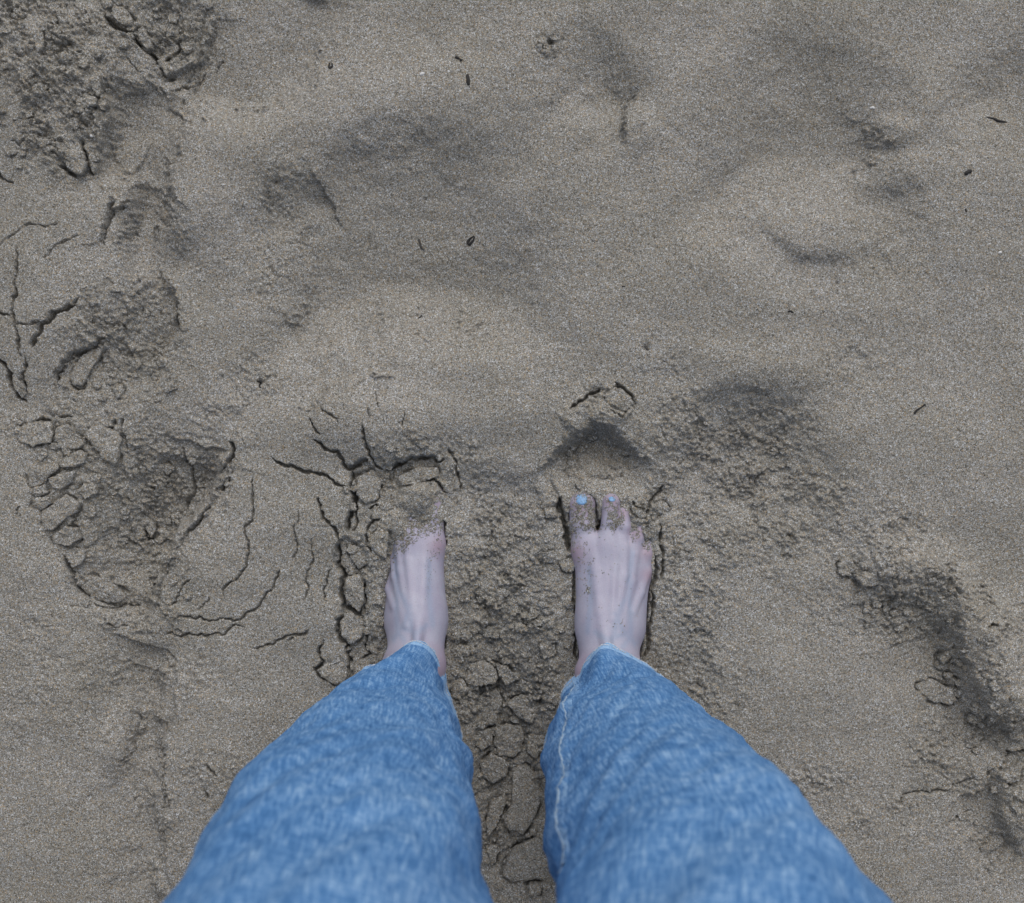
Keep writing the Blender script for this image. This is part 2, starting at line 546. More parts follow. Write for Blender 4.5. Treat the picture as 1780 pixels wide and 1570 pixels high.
cliff([(668, 820), (689, 808), (714, 797), (743, 795), (764, 802)], 5, 13, 50, 28)
cliff([(604, 815), (621, 808), (643, 799)], 3, 10, 30, 20)
cliff([(605, 925), (612, 886), (614, 854), (611, 818)], 4, 10, 40, 36)
cliff([(592, 1035), (586, 982), (589, 947), (603, 925)], 4, 9, 40, 36)
cliff([(607, 1180), (604, 1118), (586, 1090), (593, 1029)], 3, 8, 40, 36)
cliff([(271, 1089), (279, 1011), (297, 972), (323, 921), (362, 882), (392, 830), (404, 790), (398, 764)], 6, 8, 50, 60)
cliff([(230, 1060), (155, 1047), (127, 1011), (111, 965)], 3, 8, 40, 40)
cliff([(295, 1570), (290, 1480), (287, 1400), (285, 1330), (290, 1270), (300, 1200), (318, 1160)][::-1], 9, 9, 60, 60, soft=5)
cliff([(258, 638), (284, 610), (310, 571), (305, 548), (307, 525), (295, 480)][::-1], 4, 7, 40, 30)
cliff([(94, 672), (96, 649), (108, 636), (127, 616), (155, 605), (181, 587)], 4, 11, 40, 40)
cliff([(165, 310), (178, 250), (196, 204), (180, 165), (188, 125)], 13, 6, 60, 36)
cliff([(190, 40), (225, 62), (258, 90), (272, 108)][::-1], 3, 12, 40, 40)
cliff([(366, 20), (362, 65), (350, 95), (323, 114), (284, 134), (265, 118)][::-1], 6, 10, 30, 30)
cliff([(220, 340), (214, 359), (196, 367), (189, 388), (183, 430)][::-1], 6, 6, 40, 40)
cliff([(1778, 1294), (1760, 1283), (1731, 1251), (1703, 1229), (1696, 1201), (1678, 1158), (1660, 1126), (1657, 1094), (1642, 1040)][::-1], 10, 12, 55, 70, soft=3.5)
cliff([(1696, 1351), (1671, 1363), (1639, 1376), (1600, 1378), (1565, 1386)], 0, 8, 40, 30)
cliff([(1600, 1378), (1639, 1376), (1671, 1363), (1696, 1351)], 2, 0, 40, 30)
cliff([(1546, 985), (1560, 968), (1600, 962), (1628, 966), (1653, 990), (1664, 1010)], -7, -5, 40, 40)
cliff([(1780, 1304), (1746, 1315), (1735, 1340), (1752, 1360), (1780, 1368)][::-1], 3, 12, 40, 40)
scoop([(1122, 148), (1093, 188), (1087, 230), (1104, 266)], 11, 12, 70, soft=3, taper=.4, rough=.05)
scoop([(1128, 205), (1118, 232), (1106, 256)], 7, 6, 20, soft=2, taper=.4)
scoop([(1535, 195), (1522, 225), (1529, 247), (1519, 275), (1492, 303), (1488, 325)], 12, 12, 80, soft=3, taper=.35, rough=.05)
cliff([(275, 395), (280, 360), (300, 335)][::-1], -9, 5, 40, 24, soft=4)
cliff([(540, 730), (548, 700), (575, 668), (630, 655), (700, 658)], -7, -3, 60, 30, soft=5)

# ---- crumbly ground: clumps of grains
CM = np.zeros_like(X)
crumb_spots = [
    (80, 60, 130, 120, 1.35), (110, 190, 90, 120, 1.35), (290, 50, 80, 85, 1.3), (215, 30, 60, 60, .7), (120, 255, 60, 60, .7),
    (215, 590, 100, 100, 1.0), (250, 480, 50, 60, .55), (110, 740, 110, 50, .6), (220, 790, 120, 60, .85), (250, 880, 85, 140, 1.35),
    (360, 830, 40, 80, .75), (240, 1070, 70, 50, .8), (150, 900, 75, 110, .5), (430, 660, 55, 60, .5), (505, 380, 45, 130, .38), (380, 730, 80, 60, .4),
    (1290, 790, 130, 100, 1.2), (1370, 900, 140, 100, .85), (1190, 770, 80, 110, .75), (1230, 920, 100, 100, .75), (1200, 1050, 70, 170, .65), (1240, 1180, 60, 90, .6),
    (1540, 925, 75, 50, .85), (1590, 1030, 110, 80, 1.35), (1690, 1130, 50, 90, .8), (1740, 1260, 50, 60, .9), (1480, 1050, 90, 80, .5), (1640, 1195, 70, 45, .9), (1650, 1320, 75, 70, .75), (1750, 1330, 60, 80, .7),
    (1420, 1370, 60, 55, .55), (1520, 1420, 120, 40, .4), (1720, 1470, 80, 60, .5), (1480, 620, 60, 60, .3),
    (875, 950, 95, 100, .95), (880, 1060, 95, 120, 1.25), (880, 1200, 85, 120, 1.35), (885, 1400, 85, 200, .9), (830, 860, 70, 60, .6), (790, 800, 60, 50, .6),
    (720, 770, 60, 35, .5), (715, 850, 80, 60, .8), (640, 1000, 45, 160, .6), (1050, 800, 80, 70, .8), (1040, 700, 70, 40, .6), (1130, 890, 55, 70, .8),
    (960, 880, 40, 60, .6), (260, 1420, 60, 160, .45), (200, 1200, 100, 90, .35), (60, 1150, 60, 160, .3), (380, 1350, 70, 60, .4), (1760, 1080, 50, 60, .5),
    (470, 450, 40, 80, .35), (955, 80, 26, 22, .7), (1150, 640, 60, 40, .3), (330, 1170, 60, 60, .3)]
for cx, cy, rx, ry, a in crumb_spots:
    sl, e = ell(cx, cy, rx, ry, 0, 3.0)
    CM[sl] = np.maximum(CM[sl], a * e)
gy_, gx_ = np.gradient(H, ys, xs)
steep = np.hypot(gx_, gy_) * inside
CM = np.maximum(CM, 0.95 * sstep(.6, 1.2, steep)).astype(f32)       # steep faces break up into crumbs
CM *= np.clip(0.75 + 0.8 * fbm(X / 46, Y / 46, 31, 3), 0.15, 1.3)

csl = block(-60, 1840, -60, 1630)


def on_core(fn):
    out = np.zeros_like(X); out[csl] = fn(X[csl], Y[csl]); return out


def clumps(x, y):
    wx = x + 3 * perlin(x / 11, y / 11, 41); wy = y + 3 * perlin(x / 11, y / 11, 42)
    f1, f2, c1 = worley(wx / 21, wy / 21, 43)
    g1, g2, c2 = worley(wx / 8.8, wy / 8.8, 44)
    k1, k2, c3 = worley(x / 4.8, y / 4.8, 45)
    h = 13 * (_rnd3[c1] - .4) * np.clip(1.3 - 1.5 * f1, 0, 1) + 9.5 * (0.2 + _rnd3[c2]) * np.clip(1.2 - 1.35 * g1, 0, 1) \
        + 5.2 * (0.3 + _rnd3[c3]) * np.clip(1.15 - 1.3 * k1, 0, 1) + 5 * perlin(x / 40, y / 40, 47)
    r = 1 - np.abs(perlin(x / 17, y / 17, 46)) * 2
    h -= 7.0 * np.clip(r - 0.72, 0, 1) * 3.0
    return h - 5.5


H += CM * on_core(clumps)
del_cr = on_core(lambda x, y: 0.75 * perlin(x / 3.4, y / 3.4, 51) + 0.9 * perlin(x / 7.5, y / 7.5, 52) + 0.7 * perlin(x / 19, y / 19, 53))
H += del_cr * (0.75 + 0.35 * CM)

# ---- cracked crust
for pts, w in [
    ([(561, 708), (575, 721), (591, 736)], 2.6), ([(539, 727), (548, 745), (559, 756)], 3.4), ([(546, 765), (566, 781), (587, 784), (596, 797), (602, 815), (611, 818)], 6.5),
    ([(473, 797), (500, 810), (527, 820), (553, 824), (577, 834), (604, 847)], 6.5), ([(634, 740), (636, 763), (643, 790), (653, 808), (668, 818)], 5.5),
    ([(646, 711), (646, 733)], 2), ([(653, 683), (662, 708)], 2), ([(707, 717), (702, 743)], 2.4), ([(604, 815), (621, 808), (643, 799)], 8),
    ([(668, 820), (689, 808), (714, 797), (743, 795), (764, 802), (773, 797)], 8), ([(710, 847), (732, 834), (753, 833), (766, 847), (775, 858)], 6),
    ([(611, 818), (614, 854), (612, 886), (607, 925)], 9), ([(621, 850), (620, 885), (611, 925)], 5), ([(589, 947), (586, 982), (600, 1000), (593, 1029), (598, 1054), (621, 1065), (632, 1072)], 9),
    ([(636, 1011), (634, 1032), (634, 1065)], 5), ([(553, 865), (559, 886), (571, 907), (589, 943)], 6), ([(586, 1075), (586, 1100), (604, 1118), (607, 1143), (609, 1172)], 8),
    ([(632, 1072), (637, 1104), (636, 1122), (646, 1136), (625, 1147)], 5), ([(561, 1114), (554, 1136), (562, 1150), (546, 1163), (554, 1175), (589, 1196)], 5.5),
    ([(520, 890), (516, 936), (509, 975)], 2.8), ([(545, 936), (545, 968), (534, 993), (536, 1018), (527, 1043)], 2.8), ([(575, 990), (568, 1015), (564, 1043)], 3.2),
    ([(500, 1116), (536, 1098)], 3.2), ([(664, 897), (637, 922), (639, 947), (646, 961)], 5.5), ([(641, 884), (655, 878)], 5), ([(780, 780), (792, 800), (797, 830), (800, 858)], 4),
    ([(441, 825), (439, 864), (441, 895), (426, 929), (433, 947), (430, 973), (416, 1004), (388, 1024), (388, 1042)], 3.8), ([(331, 1006), (310, 1037), (295, 1054)], 3.2),
    ([(296, 1076), (323, 1073), (349, 1072), (388, 1075), (419, 1076), (439, 1063), (460, 1040), (482, 1005), (490, 980)], 3.6),
    ([(279, 1107), (297, 1102), (333, 1103), (362, 1106), (390, 1102), (403, 1089), (424, 1089)], 3.8), ([(438, 1127), (472, 1122), (486, 1113), (538, 1097)], 3.6), ([(345, 1060), (365, 1038)], 2),
    ([(39, 432), (36, 470), (35, 504), (28, 525), (31, 558), (36, 600), (40, 623)], 5.5), ([(141, 521), (127, 535), (103, 545), (96, 553), (78, 566), (67, 587), (59, 607)], 9),
    ([(31, 565), (54, 566), (78, 561)], 3.2), ([(-6, 543), (13, 549), (27, 548)], 4.5), ([(48, 623), (44, 644), (41, 664), (45, 685)], 6.5), ([(-6, 618), (15, 646), (18, 669), (28, 688), (43, 698)], 9),
    ([(4, 555), (0, 580)], 5), ([(181, 587), (155, 605), (127, 616), (108, 636), (96, 649), (94, 672)], 8), ([(200, 352), (191, 380), (185, 406), (183, 429)], 6), ([(142, 411), (121, 421), (103, 429), (84, 452)], 2.6),
    ([(3, 429), (39, 403), (60, 392), (110, 392)], 2.6), ([(60, 734), (74, 729), (88, 731)], 6), ([(100, 726), (124, 724)], 4.5), ([(178, 742), (191, 744), (200, 729)], 4.5), 
    ([(119, 669), (132, 677), (145, 672)], 5), ([(210, 565), (218, 571)], 4), ([(307, 525), (305, 548), (310, 571)], 5),
    ([(183, 23), (191, 39), (207, 52), (225, 59), (240, 75), (258, 88), (269, 103)], 9), ([(385, 85), (380, 101), (367, 119)], 2.4), ([(349, 119), (344, 129), (326, 145), (307, 151), (292, 154)], 3.6),
    ([(284, 160), (275, 150)], 2), ([(220, 99), (232, 114), (247, 129)], 2.4), ([(75, 233), (80, 253), (96, 264), (111, 279)], 4), ([(108, 292), (124, 302), (136, 310)], 8), ([(145, 248), (155, 271), (158, 292), (165, 307)], 6),
    ([(-4, 298), (21, 318), (28, 322)], 4.5), ([(222, 346), (214, 359), (196, 367), (189, 388), (181, 400)], 5), ([(26, 248), (41, 256), (52, 243), (54, 222)], 3.2), ([(265, 100), (284, 134), (300, 132)], 5),
    ([(1069, 665), (1083, 674), (1096, 686), (1103, 699)], 6), ([(1044, 674), (1023, 686), (1005, 701), (991, 711)], 7), ([(1058, 711), (1080, 726), (1094, 712)], 3), ([(1155, 843), (1144, 861), (1130, 883), (1123, 897)], 7),
    ([(1098, 868), (1112, 890), (1126, 897)], 5), ([(1149, 911), (1148, 943), (1151, 979), (1149, 1010)], 7), ([(1657, 1122), (1662, 1133)], 5), ([(1657, 1172), (1671, 1183), (1673, 1208), (1667, 1226), (1642, 1228)], 6),
    ([(1565, 1390), (1600, 1378), (1639, 1376), (1671, 1363), (1696, 1351)], 3.6), ([(1650, 1430), (1674, 1420), (1694, 1416)], 4), ([(1742, 1247), (1771, 1237)], 4), ([(1746, 1315), (1764, 1306), (1784, 1303)], 8),
    ([(1740, 1366), (1756, 1362)], 6), ([(1703, 1085), (1724, 1083)], 6), ([(1706, 1240), (1705, 1270), (1703, 1310)], 2.6), ([(363, 1326), (374, 1338), (381, 1345)], 4), ([(358, 1370), (366, 1384)], 5), ([(1567, 1385), (1567, 1395)], 4),
    ([(399, 764), (404, 785), (390, 812)], 8), ([(399, 830), (385, 850), (392, 812)], 7), ([(362, 880), (345, 905), (322, 925)], 6), ([(111, 965), (118, 985), (127, 1011), (155, 1047)], 6.5), ([(155, 1047), (200, 1058), (232, 1056)], 3.5),
    ([(210, 725), (213, 770), (216, 790)], 4.5), ([(308, 775), (312, 800), (322, 835), (315, 870), (308, 900)], 5), ([(232, 925), (245, 945)], 7), ([(252, 1023), (262, 1018)], 6), ([(185, 1085), (200, 1092), (220, 1090)], 3.5),
    ([(28, 895), (37, 880)], 4), ([(230, 1243), (232, 1275), (228, 1310), (205, 1330)], 2.6), ([(290, 1250), (288, 1330), (290, 1420)], 2.2), ([(290, 1360), (297, 1400)], 2.8),
    ([(976, 866), (978, 900), (985, 935), (990, 960)], 13), ([(769, 905), (772, 925), (774, 948)], 9), ([(768, 985), (764, 1040), (769, 1100), (775, 1160)], 5),
    ([(1138, 960), (1140, 1000), (1134, 1050), (1124, 1100), (1116, 1150)], 7), ([(1000, 990), (998, 1030), (1004, 1090), (1004, 1150)], 6)]:
    crack(pts, w)
H -= CR

# ---- small holes and heaps
for cx, cy, r, h in [(946, 84, 4, -16), (957, 73, 4, -18), (950, 91, 7, 6), (940, 80, 6, 4), (962, 82, 6, 4), (1028, 158, 7, 6), (448, 664, 5, -13), (440, 672, 8, 4), (722, 546, 5, -7), (1124, 605, 6, -6),
                     (1728, 1084, 7, 9), (711, 291, 3, -7), (698, 288, 3, -5), (243, 540, 4, -10), (1460, 490, 3, -6), (737, 338, 3, -4)]:
    sl, e = ell(cx, cy, r, r, 0, 2, VX, VY)
    H[sl] += h * e

# ---- the hollows the feet press into the sand, and the sand thrown over the toes
FOOT_R = [(994, 868), (1016, 858), (1034, 868), (1040, 905), (1050, 905), (1052, 870), (1063, 863), (1074, 870), (1078, 900), (1092, 925), (1104, 935), (1115, 950), (1126, 962), (1131, 985), (1131, 1030), (1122, 1085), (1112, 1145), (1120, 1215), (1062, 1245), (1005, 1215),
          (1008, 1090), (1003, 1020), (997, 940), (990, 900)]
FOOT_L = [(766, 912), (769, 930), (764, 950), (756, 982), (758, 1023), (760, 1084), (764, 1165), (766, 1215), (715, 1240), (668, 1210), (676, 1145), (680, 1084), (678, 1000), (690, 945), (708, 926), (742, 908)]


def poly_sd(poly, x, y):
    """signed distance, negative inside"""
    P = np.array(poly, float)
    d = np.full(x.shape, 1e9, f32); ins = np.zeros(x.shape, bool)
    for i in range(len(P)):
        ax, ay = P[i]; bx, by = P[(i + 1) % len(P)]
        dx, dy = bx - ax, by - ay
        t = np.clip(((x - ax) * dx + (y - ay) * dy) / (dx * dx + dy * dy + 1e-9), 0, 1)
        d = np.minimum(d, np.hypot(x - ax - t * dx, y - ay - t * dy))
        c = (ay > y) != (by > y)
        with np.errstate(divide='ignore', invalid='ignore'):
            xi = (bx - ax) * (y - ay) / (by - ay + 1e-12) + ax
        ins ^= c & (x < xi)
    return np.where(ins, -d, d)


sl, e = ell(722, 868, 52, 44, 0, 4)
H[sl] = np.maximum(H[sl], (15 + 1.3 * del_cr[sl] + 2.2 * perlin(X[sl] / 12, Y[sl] / 12, 59)) * e - 70 * (1 - e))
add(730, 862, 34, 30, 9, 0, 2.5)        # sand over the toes of the left foot
add(735, 842, 26, 16, 6, 0, 3)
add(688, 912, 26, 26, 13, 0, 2.5)
add(654, 1030, 20, 110, 17, 0, 3)
add(1112, 902, 16, 12, 7, 30, 3)
add(1136, 928, 10, 14, 7, 20, 3)
for poly, dep in ((FOOT_R, 30), (FOOT_L, 30)):
    P = np.array(poly)
    sl = block(P[:, 0].min() - 12, P[:, 0].max() + 12, P[:, 1].min() - 12, P[:, 1].max() + 12)
    sd = poly_sd(poly, VX[sl], VY[sl])
    k = sstep(2.5, -4, sd)
    H[sl] = H[sl] * (1 - k) + np.minimum(H[sl], -dep) * k


def sand_h(x, y):
    """height of the sand under plan points"""
    x = np.asarray(x, float); y = np.asarray(y, float)
    i = np.clip(np.searchsorted(xs, x), 1, len(xs) - 1); j = np.clip(np.searchsorted(ys, y), 1, len(ys) - 1)
    tx = (x - xs[i - 1]) / (xs[i] - xs[i - 1]); ty = (y - ys[j - 1]) / (ys[j] - ys[j - 1])
    return (H[j - 1, i - 1] * (1 - tx) + H[j - 1, i] * tx) * (1 - ty) + (H[j, i - 1] * (1 - tx) + H[j, i] * tx) * ty


def zoomed(pts, x0, y0, f):
    return [(x0 + x / f, y0 + y / f) for x, y in pts]


Za = (500, 640, 2.8025); Zb = (760, 1100, 3.34); Zc = (0, 640, 3.412); Zd = (0, 0, 3.87); Ze = (0, 380, 3.87); Zf = (1300, 880, 2.804); Zg = (880, 640, 2.8025)
clods = [
    (Zb, [(165, 240), (230, 180), (310, 190), (350, 270), (340, 310), (260, 320), (210, 330), (170, 290)], 8),
    (Zb, [(205, 460), (240, 390), (340, 350), (380, 410), (360, 480), (340, 560), (290, 580), (230, 560)], 9),
    (Zb, [(330, 600), (400, 560), (500, 580), (510, 650), (490, 740), (440, 770), (350, 760), (330, 700)], 9),
    (Zb, [(340, 200), (400, 210), (480, 290), (400, 330), (360, 270)], 7), (Zb, [(395, 440), (480, 385), (580, 400), (640, 470), (600, 545), (520, 555), (450, 500)], 7),
    (Zb, [(70, 300), (150, 280), (180, 340), (130, 400), (80, 390)], 6), (Zb, [(440, 850), (520, 810), (610, 870), (620, 1000), (580, 1120), (500, 1235), (400, 1180), (385, 1120), (430, 1050)], 8),
    (Zb, [(390, 1400), (450, 1290), (580, 1240), (640, 1300), (700, 1400), (640, 1490), (540, 1490), (440, 1510), (370, 1470)], 9), (Zb, [(300, 1060), (390, 990), (400, 1050), (340, 1180), (290, 1250), (280, 1150)], 7),
    (Zb, [(280, 1300), (350, 1290), (340, 1390), (310, 1410)], 6), (Zb, [(240, 790), (310, 740), (420, 800), (400, 880), (320, 930), (250, 880)], 7), (Zb, [(530, 640), (600, 600), (630, 700), (580, 770), (520, 740)], 6),
    (Zb, [(75, 95), (120, 70), (190, 90), (180, 140), (100, 150)], 6), (Zb, [(540, 1500), (620, 1500), (600, 1565), (530, 1565)], 6), (Zb, [(590, 80), (680, 70), (700, 130), (620, 160)], 5), (Zb, [(230, 600), (310, 590), (320, 680), (260, 720), (200, 670)], 6),
    (Za, [(285, 1020), (350, 1000), (372, 1040), (376, 1140), (350, 1185), (300, 1155), (278, 1100)], 7), (Za, [(252, 1230), (300, 1185), (366, 1220), (376, 1290), (340, 1335), (300, 1345), (262, 1300)], 7),
    (Za, [(385, 1330), (430, 1320), (450, 1370), (410, 1390), (380, 1370)], 5), (Za, [(335, 525), (420, 495), (460, 560), (440, 640), (385, 665), (335, 620)], 8), (Za, [(395, 830), (450, 775), (500, 800), (485, 930), (425, 890)], 6),
    (Za, [(540, 530), (640, 478), (735, 485), (735, 530), (620, 565), (550, 575)], 6), (Za, [(415, 690), (490, 655), (520, 680), (480, 730), (410, 735)], 5), (Za, [(140, 1470), (200, 1440), (290, 1420), (295, 1520), (240, 1545), (170, 1510)], 4),
    (Za, [(290, 860), (350, 870), (390, 950), (350, 980), (310, 930)], 5),
    (Zc, [(80, 370), (170, 322), (300, 312), (325, 380), (310, 440), (210, 460), (120, 440)], 6), (Zc, [(340, 360), (400, 330), (470, 400), (500, 450), (470, 480), (380, 490), (330, 430)], 6), (Zc, [(380, 530), (480, 490), (530, 500), (510, 560), (440, 590), (370, 590)], 7),
    (Zc, [(160, 640), (240, 580), (350, 560), (360, 600), (300, 640), (275, 685), (190, 712)], 6), (Zc, [(300, 655), (380, 615), (460, 612), (440, 670), (370, 725), (310, 700)], 8), (Zc, [(240, 860), (310, 812), (400, 745), (470, 790), (470, 850), (400, 895), (330, 955), (270, 965)], 8),
    (Zc, [(310, 1000), (400, 935), (480, 950), (490, 1010), (420, 1052), (330, 1040)], 7), (Zc, [(460, 730), (500, 682), (570, 692), (580, 740), (510, 778)], 7), (Zc, [(230, 765), (305, 765), (318, 800), (260, 840), (190, 812)], 5), (Zc, [(185, 725), (275, 695), (298, 740), (225, 765)], 5),
    (Zc, [(375, 1092), (440, 1062), (500, 1080), (490, 1160), (430, 1188)], 6), (Zc, [(435, 1270), (520, 1235), (620, 1260), (730, 1365), (690, 1400), (560, 1390), (485, 1335)], 4), (Zc, [(505, 400), (560, 315), (620, 352), (688, 372), (715, 430), (710, 500), (680, 580), (600, 540), (560, 470)], 5),
    (Zc, [(1290, 640), (1350, 565), (1375, 600), (1340, 685), (1310, 695)], 6), (Zc, [(940, 1130), (962, 1065), (1005, 1090), (1005, 1150), (970, 1168)], 6), (Zc, [(82, 110), (100, 65), (148, 100), (158, 158), (130, 178)], 4), (Zc, [(800, 960), (850, 915), (870, 970), (840, 1020)], 5),
    (Zc, [(900, 590), (960, 560), (995, 600), (950, 640)], 5), (Zc, [(950, 880), (1000, 860), (1030, 900), (970, 930)], 5),
    (Zd, [(640, 560), (670, 500), (710, 530), (715, 650), (690, 690), (650, 620)], 7), (Zd, [(550, 700), (620, 670), (690, 690), (690, 740), (620, 760), (550, 750)], 7), (Zd, [(702, 735), (735, 712), (760, 740), (740, 772), (708, 765)], 6),
    (Zd, [(430, 1070), (430, 970), (540, 955), (590, 1050), (605, 1130), (590, 1195), (540, 1195), (480, 1145)], 6), (Zd, [(575, 975), (620, 965), (655, 1060), (660, 1160), (640, 1185), (605, 1060)], 6), (Zd, [(925, 195), (960, 175), (1010, 260), (1025, 325), (990, 335), (935, 270)], 6),
    (Zd, [(755, 65), (830, 45), (895, 130), (895, 185), (820, 170), (765, 120)], 6), (Zd, [(1045, 390), (1100, 295), (1180, 275), (1185, 320), (1100, 380), (1080, 415)], 5), (Zd, [(270, 280), (330, 260), (350, 350), (300, 400)], 6), (Zd, [(250, 620), (320, 590), (350, 640), (290, 690)], 6),
    (Ze, [(455, 1060), (540, 905), (680, 855), (660, 920), (595, 1040), (545, 1130), (485, 1125)], 5), (Ze, [(745, 1140), (800, 1110), (830, 1170), (780, 1210)], 5),
    (Zf, [(430, 290), (460, 250), (500, 260), (525, 300), (490, 340), (440, 330)], 7), (Zf, [(510, 350), (550, 312), (600, 320), (650, 345), (600, 385), (540, 385)], 7), (Zf, [(1205, 1290), (1270, 1270), (1330, 1235), (1310, 1320), (1260, 1345), (1212, 1318)], 8),
    (Zf, [(940, 745), (1000, 695), (1008, 730), (960, 778)], 6), (Zf, [(830, 885), (900, 845), (1015, 905), (1040, 955), (1000, 978), (900, 955)], 6), (Zf, [(1250, 1440), (1300, 1420), (1340, 1470), (1290, 1490)], 6),
    (Zg, [(408, 685), (440, 662), (465, 695), (458, 765), (430, 775), (408, 740)], 9), (Zg, [(480, 130), (530, 88), (595, 135), (622, 172), (585, 215), (540, 205), (485, 172)], 5), (Zg, [(700, 695), (765, 645), (800, 680), (720, 738)], 6),
    (Zg, [(605, 665), (640, 680), (690, 715), (660, 738), (612, 702)], 6), (Zg, [(255, 940), (320, 925), (345, 950), (320, 1000), (270, 985)], 6), (Zg, [(185, 690), (230, 680), (240, 730), (195, 730)], 5), (Zg, [(175, 900), (230, 890), (240, 950), (180, 950)], 5)]

clod_polys = [(zoomed(pts, *zz), top) for zz, pts, top in clods]
clod_base = [float(np.median(sand_h(*np.array(p).T))) for p, t in clod_polys]
for (poly, top), zb in zip(clod_polys, clod_base):
    P = np.array(poly)
    sl = block(P[:, 0].min() - 16, P[:, 0].max() + 16, P[:, 1].min() - 16, P[:, 1].max() + 16)
    sd = poly_sd(poly, VX[sl], VY[sl])
    patchy = np.clip(0.30 + 1.9 * perlin(X[sl] / 15, Y[sl] / 15, 58), 0, 1.2)
    H[sl] -= (8.0 * patchy) * np.exp(-(np.maximum(sd, 0) / 4.0) ** 2)

nr, nc = X.shape
me = mesh_from('sand', np.stack([X.ravel(), Y.ravel(), H.ravel()], -1), quads=grid_quads(nr, nc))
sand = link('sand', me, M_SAND)
tag(sand, kind='structure')

# ------------------------------------------------------------------ clods lying in the broken ground: pieces of the sand
def make_clod(poly, top, seed, dome=1.2, tilt=None, base=None, na=72, rough=1.0):
    P = np.array(poly, float)
    c = P.mean(0)
    th = np.linspace(0, 2 * np.pi, na, endpoint=False)
    rad = np.zeros(na)
    for i, t in enumerate(th):
        dx, dy = math.cos(t), math.sin(t)
        best = 0
        for k in range(len(P)):
            a = P[k] - c; b = P[(k + 1) % len(P)] - c
            ex, ey = b - a
            det = -dx * ey + dy * ex
            if abs(det) < 1e-9: continue
            r = (-a[0] * ey + a[1] * ex) / det
            u = (dx * a[1] - dy * a[0]) / det if True else 0
            # solve r*(dx,dy) = a + u*(ex,ey)
            u = ((r * dx - a[0]) * ex + (r * dy - a[1]) * ey) / (ex * ex + ey * ey)
            if r > 0 and -1e-6 <= u <= 1 + 1e-6: best = max(best, r)
        rad[i] = best if best > 0 else 4
    rad = rad * (1 + (.10 if na > 40 else .28) * perlin(th * 1.6 + seed, th * 0 + seed * 1.3, 61)) + rough * (1.8 * perlin(th * 4 + seed, th * 0 + seed, 62) + 1.5 * perlin(th * 11 + seed, th * 0 + seed, 60))
    z0 = base if base is not None else float(np.median(sand_h(P[:, 0], P[:, 1])))
    tx, ty = tilt or (random.uniform(-.13, .13), random.uniform(-.12, .16))
    prof = [(0.001, 1.0)] + [(f, 1.0) for f in np.linspace(0.14, 0.955, 7)] + [(0.995, .5), (1.0, .05), (0.97, -.8), (0.85, -2.6)]
    V = []
    for f, g in prof:
        x = c[0] + np.cos(th) * rad * f; y = c[1] + np.sin(th) * rad * f
        if g > 0:
            z = z0 + top * (g if g < .6 else 1) + (dome * (1 - f * f) if g >= .6 else 0)
        else:
            z = np.full(na, z0 + top * 0.5 * g - 4)
        z = z + (x - c[0]) * tx + (y - c[1]) * ty
        amp = rough * (1.0 if g > 0 else 0.4)
        z = z + amp * (2.2 * perlin(x / 9, y / 9, 63) + 1.5 * perlin(x / 4.5, y / 4.5, 64) + .9 * perlin(x / 2.6, y / 2.6, 65) + 3.0 * perlin(x / 22 + seed, y / 22, 66))
        V.append(np.stack([x, y, z], -1))
    V = np.concatenate(V)
    n = len(prof)
    q = grid_quads(n, na, closed=True)[:, ::-1]
    me = mesh_from('clod', V, quads=q)
    o = link('clod', me, M_SAND, sand)
    return o


for i, ((poly, top), zb) in enumerate(zip(clod_polys, clod_base)):
    make_clod(poly, top * 1.1 * random.uniform(.7, 1.3), i * 1.7 + 3, base=zb)

for x0, x1, y0, y1, n, r0, r1 in [(785, 990, 870, 1010, 26, 4, 9), (785, 990, 1010, 1200, 46, 5, 12), (820, 970, 1200, 1560, 34, 6, 14), (600, 672, 820, 1150, 22, 5, 11), (0, 190, 0, 300, 46, 5, 13), (200, 365, 0, 120, 20, 5, 12),
                                  (140, 340, 760, 1060, 40, 4, 11), (150, 310, 500, 700, 24, 4, 11), (30, 210, 720, 960, 22, 5, 12), (1480, 1660, 950, 1100, 50, 4, 11), (1640, 1710, 1080, 1220, 26, 4, 11), (1690, 1780, 1200, 1320, 26, 4, 12), (1650, 1780, 1240, 1480, 22, 5, 12), (990, 1125, 750, 845, 26, 4, 9), (935, 970, 66, 98, 9, 3, 5), (1180, 1400, 700, 880, 60, 3, 7), (1130, 1260, 880, 1100, 30, 3, 7),
                                  (650, 780, 770, 850, 16, 4, 9), (1110, 1180, 830, 960, 12, 4, 8), (330, 405, 770, 900, 12, 4, 9)]:
    for _ in range(n):
        cx, cy = random.uniform(x0, x1), random.uniform(y0, y1)
        if poly_sd(FOOT_R, np.array([cx]), np.array([cy]))[0] < 8 or poly_sd(FOOT_L, np.array([cx]), np.array([cy]))[0] < 8: continue
        rr0 = random.uniform(r0, r1) * random.choice((.7, 1, 1))
        m = random.randint(5, 7); a0 = random.uniform(0, 6.28); el_ = random.uniform(.6, 1)
        poly = [(cx + rr0 * random.uniform(.75, 1.25) * math.cos(a0 + 6.283 * k / m), cy + el_ * rr0 * random.uniform(.75, 1.25) * math.sin(a0 + 6.283 * k / m)) for k in range(m)]
        make_clod(poly, rr0 * random.uniform(.35, .75), cx * .37, dome=rr0 * .1, na=34, rough=.85)

